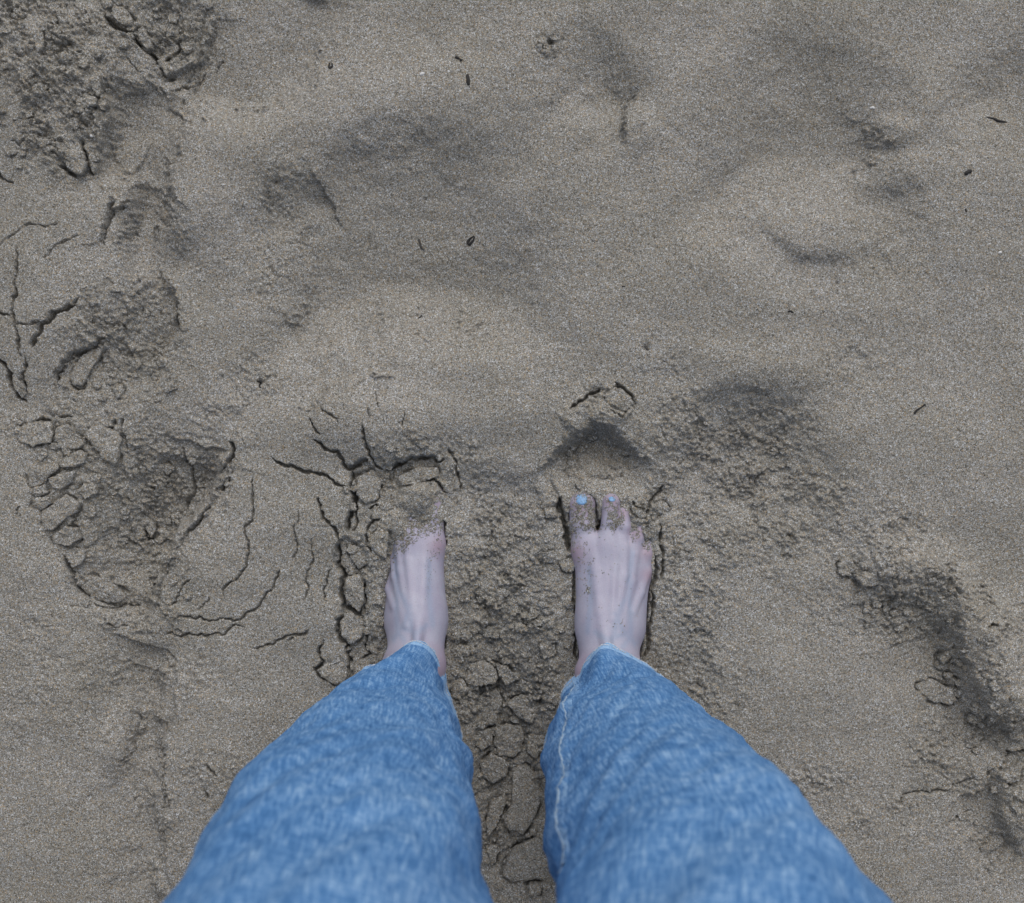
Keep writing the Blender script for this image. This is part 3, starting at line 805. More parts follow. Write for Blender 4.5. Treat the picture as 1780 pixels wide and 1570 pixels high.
# ------------------------------------------------------------------ person: feet as one skin from a distance field
def surface_nets(D, org, vs):
    nx, ny, nz = D.shape
    ins = D < 0
    c = [ins[i:nx - 1 + i, j:ny - 1 + j, k:nz - 1 + k] for i in (0, 1) for j in (0, 1) for k in (0, 1)]
    cnt = sum(a.astype(np.int8) for a in c)
    act = (cnt > 0) & (cnt < 8)
    idx = -np.ones(act.shape, np.int64)
    cells = np.argwhere(act)
    idx[act] = np.arange(len(cells))
    acc = np.zeros((len(cells), 3)); num = np.zeros(len(cells))
    i, j, k = cells.T
    for ax in range(3):
        o = [a for a in range(3) if a != ax]
        for p in (0, 1):
            for q in (0, 1):
                off0 = [0, 0, 0]; off0[o[0]] = p; off0[o[1]] = q
                off1 = list(off0); off1[ax] = 1
                d0 = D[i + off0[0], j + off0[1], k + off0[2]]; d1 = D[i + off1[0], j + off1[1], k + off1[2]]
                m = (d0 < 0) != (d1 < 0)
                t = np.where(m, d0 / (d0 - d1 + 1e-12), 0)
                pt = np.zeros((len(cells), 3)); pt[:, o[0]] = p; pt[:, o[1]] = q; pt[:, ax] = t
                acc += np.where(m[:, None], pt, 0); num += m
    V = (cells + acc / num[:, None]) * vs + np.array(org)
    F = []
    for ax in range(3):
        o = [a for a in range(3) if a != ax]
        sl0 = [slice(None)] * 3; sl1 = [slice(None)] * 3
        sl0[ax] = slice(0, -1); sl1[ax] = slice(1, None)
        a = ins[tuple(sl0)]; b = ins[tuple(sl1)]
        for flip in (False, True):
            m = (a & ~b) if not flip else (~a & b)
            e = np.argwhere(m)
            ok = (e[:, o[0]] > 0) & (e[:, o[1]] > 0) & (e[:, o[0]] < D.shape[o[0]] - 1) & (e[:, o[1]] < D.shape[o[1]] - 1)
            e = e[ok]

            def cell(p, q):
                t = e.copy(); t[:, o[0]] -= p; t[:, o[1]] -= q
                return idx[t[:, 0], t[:, 1], t[:, 2]]
            quad = np.stack([cell(1, 1), cell(0, 1), cell(0, 0), cell(1, 0)], -1)
            if flip != (ax == 1):
                quad = quad[:, ::-1]
            F.append(quad)
    F = np.concatenate(F)
    return V, F[(F >= 0).all(1)]


def rcone(PX, PY, PZ, a, b, ra, rb):
    ax, ay, az = a; dx, dy, dz = b[0] - ax, b[1] - ay, b[2] - az
    l2 = dx * dx + dy * dy + dz * dz + 1e-9
    t = np.clip(((PX - ax) * dx + (PY - ay) * dy + (PZ - az) * dz) / l2, 0, 1)
    return np.sqrt((PX - ax - t * dx) ** 2 + (PY - ay - t * dy) ** 2 + (PZ - az - t * dz) ** 2) - (ra + (rb - ra) * t)


def smin(a, b, k):
    h = np.clip(0.5 + 0.5 * (b - a) / k, 0, 1)
    return b + (a - b) * h - k * h * (1 - h)


def build_foot(tf, vs=2.0, toes=True):
    """tf maps the right foot's plan (x, y, z) to where this foot stands; returns verts, quads, vein and flush masks"""
    def p(x, y, z): return tf(x, y, z)
    parts = [  # a, b, ra, rb, blend
        ((1018, 957, -6), (1013, 912, -8), 21, 21, 9), ((1013, 912, -8), (1012, 877, -12), 21, 24, 6),
        ((1054, 950, 2), (1061, 908, 2), 17, 14, 7), ((1061, 908, 2), (1063, 874, -4), 14.5, 16, 5),
        ((1078, 955, 0), (1085, 918, -1), 15.5, 13, 6), ((1085, 918, -1), (1085, 890, -10), 13, 13, 5),
        ((1099, 969, -3), (1107, 937, -1), 14.5, 12.5, 5), ((1107, 937, -1), (1109, 917, -8), 12.5, 12.5, 5),
        ((1116, 993, -7), (1124, 965, -5), 13.5, 12, 5), ((1124, 965, -5), (1125, 948, -10), 12, 12, 5),
        ((1022, 965, -5), (1034, 1090, 22), 21, 29, 28), ((1054, 955, 1), (1050, 1085, 36), 18, 28, 28), ((1078, 962, -2), (1064, 1085, 33), 17, 28, 28),
        ((1099, 975, -6), (1080, 1090, 25), 16, 29, 28), ((1114, 1000, -11), (1092, 1095, 8), 16, 29, 28),
        ((1036, 985, -6), (1048, 1090, 24), 24, 34, 26), ((1067, 975, -4), (1060, 1090, 26), 19, 34, 26), ((1092, 990, -9), (1078, 1090, 16), 17, 33, 26),
        ((1040, 1000, -10), (1045, 1190, -2), 24, 30, 18), ((1080, 1010, -12), (1075, 1190, -2), 22, 30, 18),
        ((1040, 1080, 24), (1044, 1160, 58), 30, 37, 26), ((1074, 1080, 20), (1076, 1160, 56), 31, 37, 26), ((1056, 1080, 30), (1058, 1150, 62), 28, 38, 26), ((1060, 1200, 5), (1060, 1178, 70), 36, 46, 20),
        ((1046, 1176, 85), (1060, 1206, 330), 38, 44, 24), ((1074, 1176, 85), (1074, 1206, 330), 38, 44, 24), ((1016, 1165, 74), (1017, 1172, 84), 14, 14, 18), ((1106, 1178, 62), (1106, 1184, 72), 14, 14, 18)]
    pts = np.array([p(*q[0]) for q in parts] + [p(*q[1]) for q in parts])
    lo = pts.min(0) - 62; hi = pts.max(0) + 62
    hi[2] = pts[:, 2].max() - 15; lo[2] = -50
    g = [np.arange(lo[a], hi[a], vs, dtype=f32) for a in range(3)]
    PX, PY, PZ = np.meshgrid(*g, indexing='ij', sparse=True)
    D = None
    for a, b, ra, rb, k in parts:
        d = rcone(PX, PY, PZ, p(*a), p(*b), ra, rb)
        D = d if D is None else smin(D, d, k)
    B = D.copy()
    for _ in range(7):
        for a in range(3):
            n_ = B.shape[a]
            lo_ = np.take(B, np.clip(np.arange(n_) - 1, 0, n_ - 1), a); hi_ = np.take(B, np.clip(np.arange(n_) + 1, 0, n_ - 1), a)
            B = (lo_ + 2 * B + hi_) / 4
    y_toe = p(1060, 945, 0)[1]
    wy_ = sstep(y_toe, y_toe + 40, PY)
    D = D * (1 - wy_) + (B + 1.0) * wy_
    # the sole is flat
    D = -smin(-D, PZ + 32 + 0 * D, 8)
    # tendons and veins stand a little proud of the top of the foot
    def top(x, y):
        i = int(round((x - lo[0]) / vs)); j = int(round((y - lo[1]) / vs))
        colm = D[min(max(i, 0), D.shape[0] - 1), min(max(j, 0), D.shape[1] - 1)]
        w = np.where(colm < 0)[0]
        w = w[g[2][w] < 120]
        return g[2][w[-1]] if len(w) else 0
    tend = [([(1030, 935), (1034, 990), (1040, 1060), (1046, 1110)], 5.5, 1.15), ([(1066, 930), (1067, 985), (1060, 1070)], 3.4, 1.2), ([(1086, 950), (1084, 1000), (1066, 1080)], 3.0, 1.2),
            ([(1104, 965), (1097, 1010), (1072, 1090)], 3.0, 1.2), ([(1126, 995), (1112, 1030), (1096, 1060)], 4.2, 1.0), ([(1048, 1085), (1050, 1130)], 7, 1.2)]
    veins = [([(1094, 1008), (1090, 1030), (1076, 1048), (1066, 1070), (1062, 1095), (1050, 1112)], 1.6, 1.1), ([(1090, 1030), (1092, 1070), (1090, 1100), (1076, 1112)], 1.5, 1.1),
             ([(1022, 985), (1024, 1040), (1018, 1090)], 1.4, 1.0)]
    for pl, r, sink in tend:
        q = [p(x, y, 0) for x, y in pl]
        q = [(a[0], a[1], top(a[0], a[1]) - r * sink) for a in q]
        for a, b in zip(q[:-1], q[1:]):
            D = smin(D, rcone(PX, PY, PZ, a, b, r, r), 9.0)
    # close the leg inside the trousers
    V, F = surface_nets(D, lo, vs)
    vein = np.zeros(len(V)); flush = np.zeros(len(V))
    for pl, r, s_ in veins + [([(1066, 1060), (1075, 1085), (1098, 1110)], 3, 0), ([(1090, 1010), (1100, 960)], 2, 0), ([(1030, 1090), (1050, 1100), (1090, 1090)], 3, 0)]:
        q = [p(x, y, 0) for x, y in pl]
        for a, b in zip(q[:-1], q[1:]):
            d = rcone(V[:, 0], V[:, 1], V[:, 2] * 0, (a[0], a[1], 0), (b[0], b[1], 0), 0, 0)
            vein = np.maximum(vein, 0.5 * np.exp(-(d / 5.5) ** 2))
    for x, y, r in [(1014, 880, 26), (1063, 872, 16), (1085, 890, 14), (1108, 925, 16), (1127, 960, 16), (1128, 1000, 14), (1000, 960, 18), (1010, 1160, 30), (1108, 1165, 26)]:
        a = p(x, y, 0)
        flush = np.maximum(flush, 0.7 * np.exp(-((V[:, 0] - a[0]) ** 2 + (V[:, 1] - a[1]) ** 2) / r ** 2))
    side = np.clip((12 - V[:, 2]) / 30, 0, 1) * 0.35
    flush = np.maximum(flush, side)
    return V, F, vein * (1 - flush), flush


def tf_right(x, y, z):
    gx, gy = gp(x, y, min(z + 12, 60))
    return gx, gy, z


def tf_left(x, y, z):
    xl = 767 - (x - 994) * (0.79 if z < 100 else 0.88) + (y - 930) / 220.0 * 10 - 12 * min(1.0, max(0.0, (z - 40) / 60.0))
    z2 = z - max(0.0, x - 1066) * 1.1 * (1.0 if z < 100 else 0.0) - 9 * min(1.0, max(0.0, (965 - y) / 50.0))
    gx, gy = gp(xl, y - 12, min(z2 + 12, 60))
    return gx, gy, z2


FR = build_foot(tf_right)
FL = build_foot(tf_left)


def tube(rings, closed_ends=True):
    n = len(rings[0])
    V = np.concatenate(rings)
    q = grid_quads(len(rings), n, closed=True)
    return V, q


person = bpy.data.objects.new('person', None)
col.objects.link(person)
person.empty_display_size = 0.1
person.location = wco(890, 1180, 0)
tag(person, 'barefoot person in wide light blue jeans standing ankle-deep in the sand', 'person')


def adopt(o, parent=person):
    o.parent = parent
    o.matrix_parent_inverse = parent.matrix_world.inverted()
    return o


bpy.context.view_layer.update()

# legs inside the trousers and hips, joined to the feet in one body mesh
def ring(cx, cy, z, rx, ry, n=40):
    t = np.linspace(0, 2 * np.pi, n, endpoint=False)
    return np.stack([cx + rx * np.cos(t), cy + ry * np.sin(t), np.full(n, z)], -1)


bodyV = []; bodyQ = []; vein_all = []; flush_all = []; nv = 0
for V, F, ve, fl in (FR, FL):
    bodyV.append(V); bodyQ.append(F + nv); nv += len(V); vein_all.append(ve); flush_all.append(fl)
for sgn in (1, -1):
    ax = 1066 if sgn > 0 else 1763 - 1066 + 15
    rr = [ring(ax, 1196, 300, 50, 48), ring(ax + sgn * 6, 1196, 480, 74, 70), ring(ax + sgn * 4, 1192, 700, 70, 68), ring(ax, 1225, 1000, 96, 92), ring(ax - sgn * 30, 1280, 1280, 118, 110), ring(ax - sgn * 60, 1300, 1420, 120, 115)]
    V, q = tube(rr)
    bodyV.append(V); bodyQ.append(q[:, ::-1] + nv); nv += len(V); vein_all.append(np.zeros(len(V))); flush_all.append(np.zeros(len(V)))
rr = [ring(890, 1300, 1330, 120, 90), ring(890, 1310, 1400, 260, 140), ring(890, 1330, 1500, 262, 150), ring(890, 1340, 1600, 220, 130), ring(890, 1340, 1602, 30, 20)]
V, q = tube(rr)
bodyV.append(V); bodyQ.append(q[:, ::-1] + nv); nv += len(V); vein_all.append(np.zeros(len(V))); flush_all.append(np.zeros(len(V)))
me = mesh_from('body', np.concatenate(bodyV), quads=np.concatenate(bodyQ))
for nm, arr in (('vein', vein_all), ('flush', flush_all)):
    at = me.attributes.new(nm, 'FLOAT', 'POINT')
    at.data.foreach_set('value', np.concatenate(arr).astype(f32))
body = adopt(link('body', me, M_SKIN))

# ------------------------------------------------------------------ toenails with blue polish
def foot_top(V, x, y, r=5):
    m = (np.abs(V[:, 0] - x) < r) & (np.abs(V[:, 1] - y) < r) & (V[:, 2] < 60)
    return V[m][:, 2].max() if m.any() else 0.0


def toenail(cx, cy, rx, ry, ang=0.0):
    V0 = FR[0]
    n, k = 20, 5
    rows = []
    ca, sa = math.cos(ang), math.sin(ang)
    gx, gy = gp(cx, cy, 8)
    sel = (np.abs(V0[:, 0] - gx) < rx + 6) & (np.abs(V0[:, 1] - gy) < ry + 6) & (V0[:, 2] > -20)
    Q = V0[sel]
    t = np.linspace(0, 2 * np.pi, n, endpoint=False)
    for j in range(k + 1):
        f = 0.02 + 0.98 * j / k
        se = 2.8
        ux = np.sign(np.cos(t)) * np.abs(np.cos(t)) ** (2 / se) * rx * f; uy = np.sign(np.sin(t)) * np.abs(np.sin(t)) ** (2 / se) * ry * f
        x = gx + ca * ux - sa * uy; y = gy + sa * ux + ca * uy
        z = []
        for a, b in zip(x, y):
            d = (Q[:, 0] - a) ** 2 + (Q[:, 1] - b) ** 2
            w = np.exp(-d / 8.0) * (Q[:, 2] > Q[:, 2].max() - 22)
            z.append((w * Q[:, 2]).sum() / (w.sum() + 1e-9))
        lift = 1.5 if j < k else -0.8
        rows.append(np.stack([x, y, np.array(z) + lift], -1))
    V, q = tube(rows)
    me = mesh_from('toenail', V, quads=q[:, ::-1])
    return adopt(link('toenail', me, M_POLISH), body)


toenail(1011, 868, 11, 10.5)
toenail(1064, 866, 7.2, 6.4)
toenail(1085.5, 878, 4.2, 4.5, 0.2)

# ------------------------------------------------------------------ jeans
SIL_R = [(1052, 1121), (1036, 1128), (1019, 1144), (1004, 1165), (985, 1190), (978, 1226), (966, 1250), (952, 1272), (945, 1300), (946, 1360), (948, 1400), (950, 1440), (955, 1480), (965, 1520), (979, 1572), (1040, 1800), (1200, 2400), (1300, 6000),
         (4300, 6000), (2800, 2900), (1800, 1800), (1556, 1570), (1480, 1490), (1420, 1428), (1380, 1378), (1330, 1322), (1260, 1264), (1200, 1213), (1140, 1170), (1107, 1149), (1082, 1133), (1068, 1124)]
SIL_L = [(716, 1108), (700, 1116), (690, 1130), (671, 1147), (600, 1189), (540, 1233), (500, 1273), (460, 1309), (412, 1349), (395, 1385), (370, 1430), (340, 1490), (284, 1572), (120, 1800), (-900, 2900), (-2600, 6000), (600, 6000), (700, 2400),
         (880, 1800), (853, 1572), (845, 1530), (835, 1480), (826, 1430), (821, 1380), (815, 1330), (800, 1280), (786, 1230), (777, 1200), (770, 1170), (759, 1146), (742, 1122), (730, 1112)]


def inside_poly(poly, x, y):
    return poly_sd(poly, np.asarray(x), np.asarray(y))


def leg_rings(sil, hem, centre, seed, sgn):
    """hem: list of (x, y, h) as seen; centre(h) -> cx, cy, rx, ry"""
    n = 150
    b = max(range(len(hem)), key=lambda i: hem[i][1])
    hem = hem[b:] + hem[:b]
    hem3 = np.array([(*gp(x, y, h), h) for x, y, h in hem])
    # resample the hem loop evenly by angle about its centre
    loop = np.concatenate([hem3, hem3[:1]])
    seg = np.hypot(*(loop[1:, :2] - loop[:-1, :2]).T); cum = np.concatenate([[0], np.cumsum(seg)])
    u = np.linspace(0, cum[-1], n, endpoint=False)
    hx, hy, hz = (np.interp(u, cum, loop[:, a]) for a in range(3))
    for _ in range(4):
        hx, hy, hz = ((np.roll(a, 1) + 2 * a + np.roll(a, -1)) / 4 for a in (hx, hy, hz))
    hc = np.array([hx.mean(), hy.mean()])
    ang = np.unwrap(np.arctan2(hy - hc[1], hx - hc[0]))
    s_ = np.sin(ang); c_ = np.cos(ang)
    hs = np.concatenate([[0, 3, 7, 12, 18, 25], np.arange(33, 1020, 9), np.arange(1030, 1440, 30)])
    rings = []
    for dh in hs:
        t = sstep(0, 260, np.array(dh, float))
        top = dh + 15
        z = hz + dh * (1 - (hz - 15) / 1100.0 * min(1, dh / 1100.0)) if False else hz * (1 - min(1, dh / 420.0)) + 15 * min(1, dh / 420.0) + dh
        cx, cy, rx, ry = centre(top)
        ex = cx + rx * c_; ey = cy + ry * s_
        x = hx * (1 - t) + ex * t; y = hy * (1 - t) + ey * t
        # stay within what the cloth covers: pull in towards the leg's axis
        ax, ay = cx, cy + 0.0
        for _ in range(26):
            k = HC / (HC - z)
            sx = CX + (x - CX) * k; sy = CY + (y - CY) * k
            sd = inside_poly(sil, sx, sy)
            m = sd > 0.5
            if not m.any() or top > 1050: break
            x = np.where(m, x + (ax - x) * 0.05, x); y = np.where(m, y + (ay - y) * 0.05, y)
        rings.append(np.stack([x, y, z], -1))
    R = np.array(rings)
    # relax the carved cloth
    for _ in range(14):
        Q = R.copy()
        Q[1:-1, :, :2] = (R[:-2, :, :2] + R[2:, :, :2] + np.roll(R, 1, 1)[1:-1, :, :2] + np.roll(R, -1, 1)[1:-1, :, :2] + 2 * R[1:-1, :, :2]) / 6
        R = Q
    # arc length coordinates for the cloth
    U = np.zeros(R.shape[:2]); Vv = np.zeros(R.shape[:2])
    dl = np.sqrt(((np.roll(R, -1, 1) - R) ** 2).sum(-1))
    U[:, 1:] = np.cumsum(dl, 1)[:, :-1]
    U *= (U[30:60].max() / (U.max(1, keepdims=True) + 1e-9))
    Vv = np.cumsum(np.concatenate([np.zeros((1, R.shape[1])), np.sqrt(((R[1:] - R[:-1]) ** 2).sum(-1))]), 0)
    # soft folds of the heavy cloth
    nrm = np.stack([R[..., 0] - R[..., 0].mean(1, keepdims=True), R[..., 1] - R[..., 1].mean(1, keepdims=True)], -1)
    nrm /= np.linalg.norm(nrm, axis=-1, keepdims=True) + 1e-9
    hh = R[..., 2]
    A = np.broadcast_to(ang[None], hh.shape)
    px_, py_ = np.cos(A) * 1.6, np.sin(A) * 1.6
    f = 8.0 * perlin(px_ * 1.3 + seed + hh / 300, py_ * 1.3 + hh / 190, 81) + 5.0 * perlin(px_ * 2.6 + hh / 90, py_ * 2.6 - hh / 130 + seed, 82) + 1.6 * perlin(px_ * 6 + hh / 34, py_ * 6 + hh / 50 + seed, 83) \
        + 0.5 * perlin(U / 9, Vv / 9, 84)
    f *= sstep(0, 60, hh - 15)
    R[..., 0] += nrm[..., 0] * f; R[..., 1] += nrm[..., 1] * f
    return R, U, Vv, ang


def cen_r(h):
    return (np.interp(h, [0, 150, 500, 900, 1250, 1450], [1092, 1096, 1099, 1107, 1060, 1030]), np.interp(h, [0, 300, 900, 1400], [1240, 1240, 1240, 1310]),
            np.interp(h, [0, 150, 500, 900, 1300], [130, 152, 167, 170, 165]), np.interp(h, [0, 200, 900, 1300], [120, 122, 130, 150]))


def cen_l(h):
    return (np.interp(h, [0, 150, 500, 900, 1250, 1450], [668, 666, 674, 698, 725, 750]), np.interp(h, [0, 300, 900, 1400], [1236, 1238, 1240, 1310]),
            np.interp(h, [0, 150, 500, 900, 1300], [122, 140, 162, 166, 165]), np.interp(h, [0, 200, 900, 1300], [122, 124, 130, 150]))


HEM_R = [(1052, 1122, 100), (1036, 1129, 98), (1019, 1145, 84), (1004, 1166, 76), (986, 1191, 62), (979, 1228, 48), (966, 1254, 40), (953, 1275, 32), (947, 1305, 26), (962, 1350, 20), (1020, 1385, 18), (1090, 1395, 18), (1160, 1370, 18), (1205, 1320, 22),
         (1215, 1270, 30), (1195, 1222, 46), (1165, 1193, 62), (1138, 1171, 76), (1107, 1150, 86), (1082, 1134, 99), (1067, 1126, 100)]
HEM_L = [(716, 1109, 100), (702, 1117, 99), (690, 1131, 96), (672, 1148, 82), (640, 1168, 66), (605, 1190, 50), (570, 1225, 38), (552, 1270, 28), (560, 1320, 20), (610, 1370, 18), (680, 1385, 18), (740, 1365, 18), (785, 1320, 20), (800, 1285, 24), (786, 1232, 36),
         (777, 1200, 50), (770, 1171, 68), (759, 1147, 80), (742, 1123, 98), (729, 1113, 100)]

RR = leg_rings(SIL_R, HEM_R, cen_r, 3.3, 1)
RL = leg_rings(SIL_L, HEM_L, cen_l, 8.1, -1)


def uv_write(me, uvv):
    lay = me.uv_layers.new(name='cloth')
    vi = np.empty(len(me.loops), np.int32); me.loops.foreach_get('vertex_index', vi)
    lay.data.foreach_set('uv', uvv[vi].astype(f32).ravel())


def ring_winding(R):
    x, y = R[0, :, 0], R[0, :, 1]
    return np.sum(x * np.roll(y, -1) - y * np.roll(x, -1)) > 0


jV = []; jQ = []; jUV = []; nv = 0
for R, U, Vv, ang in (RR, RL):
    n, m, _ = R.shape
    # a seam column is repeated so that the cloth pattern does not wrap back
    R2 = np.concatenate([R, R[:, :1]], 1); U2 = np.concatenate([U, U[:, -1:] + (U[:, -1:] - U[:, -2:-1])], 1); V2 = np.concatenate([Vv, Vv[:, :1]], 1)
    q = grid_quads(n, m + 1)
    if ring_winding(R): q = q[:, ::-1]
    jV.append(R2.reshape(-1, 3)); jQ.append(q + nv); nv += n * (m + 1)
    jUV.append(np.stack([U2.ravel() * S, V2.ravel() * S], -1) + np.array([[0.37 if R is RL[0] else 0.0, 0]]))
hip = [ring(890, 1310, 1390, 150, 110, 80), ring(890, 1315, 1410, 280, 160, 80), ring(890, 1335, 1500, 285, 168, 80), ring(890, 1345, 1580, 270, 160, 80), ring(890, 1345, 1640, 250, 150, 80)]
V, q = tube(hip)
jV.append(V); jQ.append(q[:, ::-1] + nv); nv += len(V)
jUV.append(np.stack([(V[:, 0] - 600) * S, V[:, 2] * S], -1))
me = mesh_from('jeans', np.concatenate(jV), quads=np.concatenate(jQ))
uv_write(me, np.concatenate(jUV))
jeans = adopt(link('jeans', me, M_DENIM))
so = jeans.modifiers.new('thickness', 'SOLIDIFY'); so.thickness = 0.0011; so.offset = -1


def strip_on(Rset, colf, rows, w0, lift, name, mat, parent, ncol=5, wob=.9):
    """a raised band running over the cloth: for each row the column index colf(row)"""
    R, U, Vv, ang = Rset
    n, m, _ = R.shape
    cxy = R[..., :2].mean(1)
    out = []; uvs = []
    for r in rows:
        c = colf(r)
        for j in range(ncol):
            cc = c + (j / (ncol - 1) - .5) * w0
            i0 = int(math.floor(cc)); f = cc - i0
            P = R[r, i0 % m] * (1 - f) + R[r, (i0 + 1) % m] * f
            d = P[:2] - cxy[r]; d /= np.linalg.norm(d) + 1e-9
            l = lift[j] if isinstance(lift, (list, tuple)) else lift
            l = l + (1.5 * math.sin(r * 1.9) + 1.0 * math.sin(r * .83 + 1)) * (wob if 0 < j < ncol - 1 else 0.0)
            out.append([P[0] + d[0] * l, P[1] + d[1] * l, P[2]])
            uvs.append([(U[r, i0 % m] + (cc - i0) * 5) * S * 1.0 + .11, Vv[r, i0 % m] * S])
    q = grid_quads(len(rows), ncol)
    me = mesh_from(name, np.array(out), quads=q)
    uv_write(me, np.array(uvs))
    o = adopt(link(name, me, mat), parent)
    return o


def hem_band(Rset, name='hem'):
    R, U, Vv, ang = Rset
    n, m, _ = R.shape
    rows = [0, 1, 2, 3, 4, 5, 6, 7]
    lifts = [1.0, 4.2, 5.0, 4.6, 4.0, 4.8, 4.4, 0.0]
    c = R[0, :, :2].mean(0)
    out = []; uvs = []
    for k, r in enumerate(rows):
        P = R[r].copy()
        d = P[:, :2] - c; d /= np.linalg.norm(d, axis=1, keepdims=True)
        t = np.arange(m)
        wob = 0.9 * perlin(t * .31, t * 0 + .3, 91) + .8 * perlin(t * .9, t * 0 + 2.3, 92)
        P[:, :2] += d * (lifts[k] + (wob[:, None] if 0 < k < 7 else 0))
        if k == 0:
            P[:, 2] -= 2.0 + 1.3 * perlin(t * 1.3, t * 0 + .7, 93)
        if k in (1, 2, 3): P[:, 2] += 0.8 * perlin(t * .5, t * 0 + k, 94)
        out.append(P); uvs.append(np.stack([U[r] * S + .2, Vv[r] * S], -1))
    V = np.concatenate(out)
    q = grid_quads(len(rows), m, closed=True)
    if ring_winding(R): q = q[:, ::-1]
    me = mesh_from(name, V, quads=q)
    uv_write(me, np.concatenate(uvs))
    h = adopt(link(name, me, M_DENIM_HEM), jeans)
    return h


def threads(Rset, row, name='hem_stitching', lift=3.6, dash=True, colrange=None):
    """a run of stitches round the hem, one small mesh"""
    R = Rset[0]; n, m, _ = R.shape
    c = R[0, :, :2].mean(0)
    V = []; Q = []
    t = 0.0
    cs = np.arange(0, m, 0.9)
    for s0 in cs:
        if random.random() < .12: continue
        base = len(V)
        for e in (0.0, 0.68):
            cc = s0 + e; i0 = int(cc); f = cc - i0
            P = R[row, i0 % m] * (1 - f) + R[row, (i0 + 1) % m] * f
            d = P[:2] - c; d /= np.linalg.norm(d)
            o = np.array([P[0] + d[0] * lift, P[1] + d[1] * lift, P[2]])
            side = np.array([0, 0, 1.0])
            up = np.array([d[0], d[1], 0])
            for a, b in ((-.7, 0), (0, .8), (.7, 0), (0, -.8)):
                V.append(o + side * a + up * b)
        for k in range(4):
            Q.append([base + k, base + (k + 1) % 4, base + 4 + (k + 1) % 4, base + 4 + k])
        Q.append([base, base + 1, base + 2, base + 3]); Q.append([base + 7, base + 6, base + 5, base + 4])
    me = mesh_from(name, np.array(V), quads=Q, smooth=False)
    return adopt(link(name, me, M_THREAD), jeans)


for Rs in (RR, RL):
    hem_band(Rs)
    threads(Rs, 5, lift=5.6)
    threads(Rs, 0, lift=3.2)


def seam_cols(Rset, pts):
    """column of the ring, row by row, that appears nearest to a drawn run of seam"""
    R = Rset[0]
    k = HC / (HC - R[..., 2])
    sx = CX + (R[..., 0] - CX) * k; sy = CY + (R[..., 1] - CY) * k
    P = np.array(pts)
    return sx, sy


SEAM = [(1004, 1185), (992, 1225), (984, 1270), (980, 1320), (980, 1380), (982, 1440), (984, 1500), (988, 1560), (1000, 1640)]
sx, sy = seam_cols(RR, SEAM)
SP = np.array(SEAM)
adeg = np.degrees(RR[3]) % 360
front = np.where((adeg > 172) & (adeg < 275))[0]
rows, cols = [], []
for r in range(2, 104):
    e = np.abs(sx[r, front] - np.interp(sy[r, front], SP[:, 1], SP[:, 0])) + 0.3 * np.maximum(0, SP[0, 1] - sy[r, front])
    rows.append(r); cols.append(front[int(np.argmin(e))])
fit = np.polyfit(rows, np.array(cols, float), 4)
strip_on(RR, lambda r: float(np.polyval(fit, r)), rows, 3.6, [0.2, 4.2, 1.2, 4.4, 0.2], 'seam', M_DENIM_SEAM, jeans)

strip_on(RR, lambda r: float(np.polyval(fit, r)) + .5, rows, 0.26, [1.5, 4.2, 4.5, 4.2, 1.5], 'seam_stitching', M_STITCH, jeans, wob=.25)

# ------------------------------------------------------------------ grains of sand stuck to the skin
def grains(spots, V0, name, label, n_each):
    oct_v = np.array([(1, 0, 0), (-1, 0, 0), (0, 1, 0), (0, -1, 0), (0, 0, 1), (0, 0, -1)], float)
    oct_f = np.array([(0, 2, 4), (2, 1, 4), (1, 3, 4), (3, 0, 4), (2, 0, 5), (1, 2, 5), (3, 1, 5), (0, 3, 5)])[:, ::-1]
    V = []; F = []; nb = 0
    up = V0[(V0[:, 2] > -22) & (V0[:, 2] < 95)]
    # only the upper skin: keep points that are the highest in their small square
    key = np.floor(up[:, 0] / 4).astype(int) * 100000 + np.floor(up[:, 1] / 4).astype(int)
    order = np.lexsort((-up[:, 2], key)); up = up[order]; key = key[order]
    first = np.concatenate([[True], key[1:] != key[:-1]])
    topz = dict(zip(key[first], up[first][:, 2]))
    up = up[up[:, 2] > np.array([topz[k] for k in key]) - 4]
    for (cx, cy, rx, ry, n, smin_, smax_) in spots:
        k = int(n * n_each)
        d = ((up[:, 0] - cx) / rx) ** 2 + ((up[:, 1] - cy) / ry) ** 2
        clump = np.clip(0.6 + 1.2 * perlin(up[:, 0] / 7, up[:, 1] / 7, 33), 0.02, 2)
        w = np.exp(-d * d) * clump
        w = w / w.sum()
        for i in RS.choice(len(up), k, p=w):
            s = RS.uniform(smin_, smax_)
            M = oct_v * (s * RS.uniform(.7, 1.2, 3))
            a = RS.rand() * 6.28
            M = np.stack([M[:, 0] * math.cos(a) - M[:, 1] * math.sin(a), M[:, 0] * math.sin(a) + M[:, 1] * math.cos(a), M[:, 2]], -1)
            V.append(M + up[i] + RS.uniform(-.9, .9, 3) * [1, 1, .3]); F.append(oct_f + nb); nb += 6
    me = mesh_from(name, np.concatenate(V), tris=np.concatenate(F), smooth=False)
    o = link(name, me, M_SAND)
    tag(o, label, 'sand grains', kind='stuff')
    return o


def sp(px, py, rx, ry, n, a=.8, b=1.5):
    gx, gy = gp(px, py, 12)
    return (gx, gy, rx, ry, n, a, b)


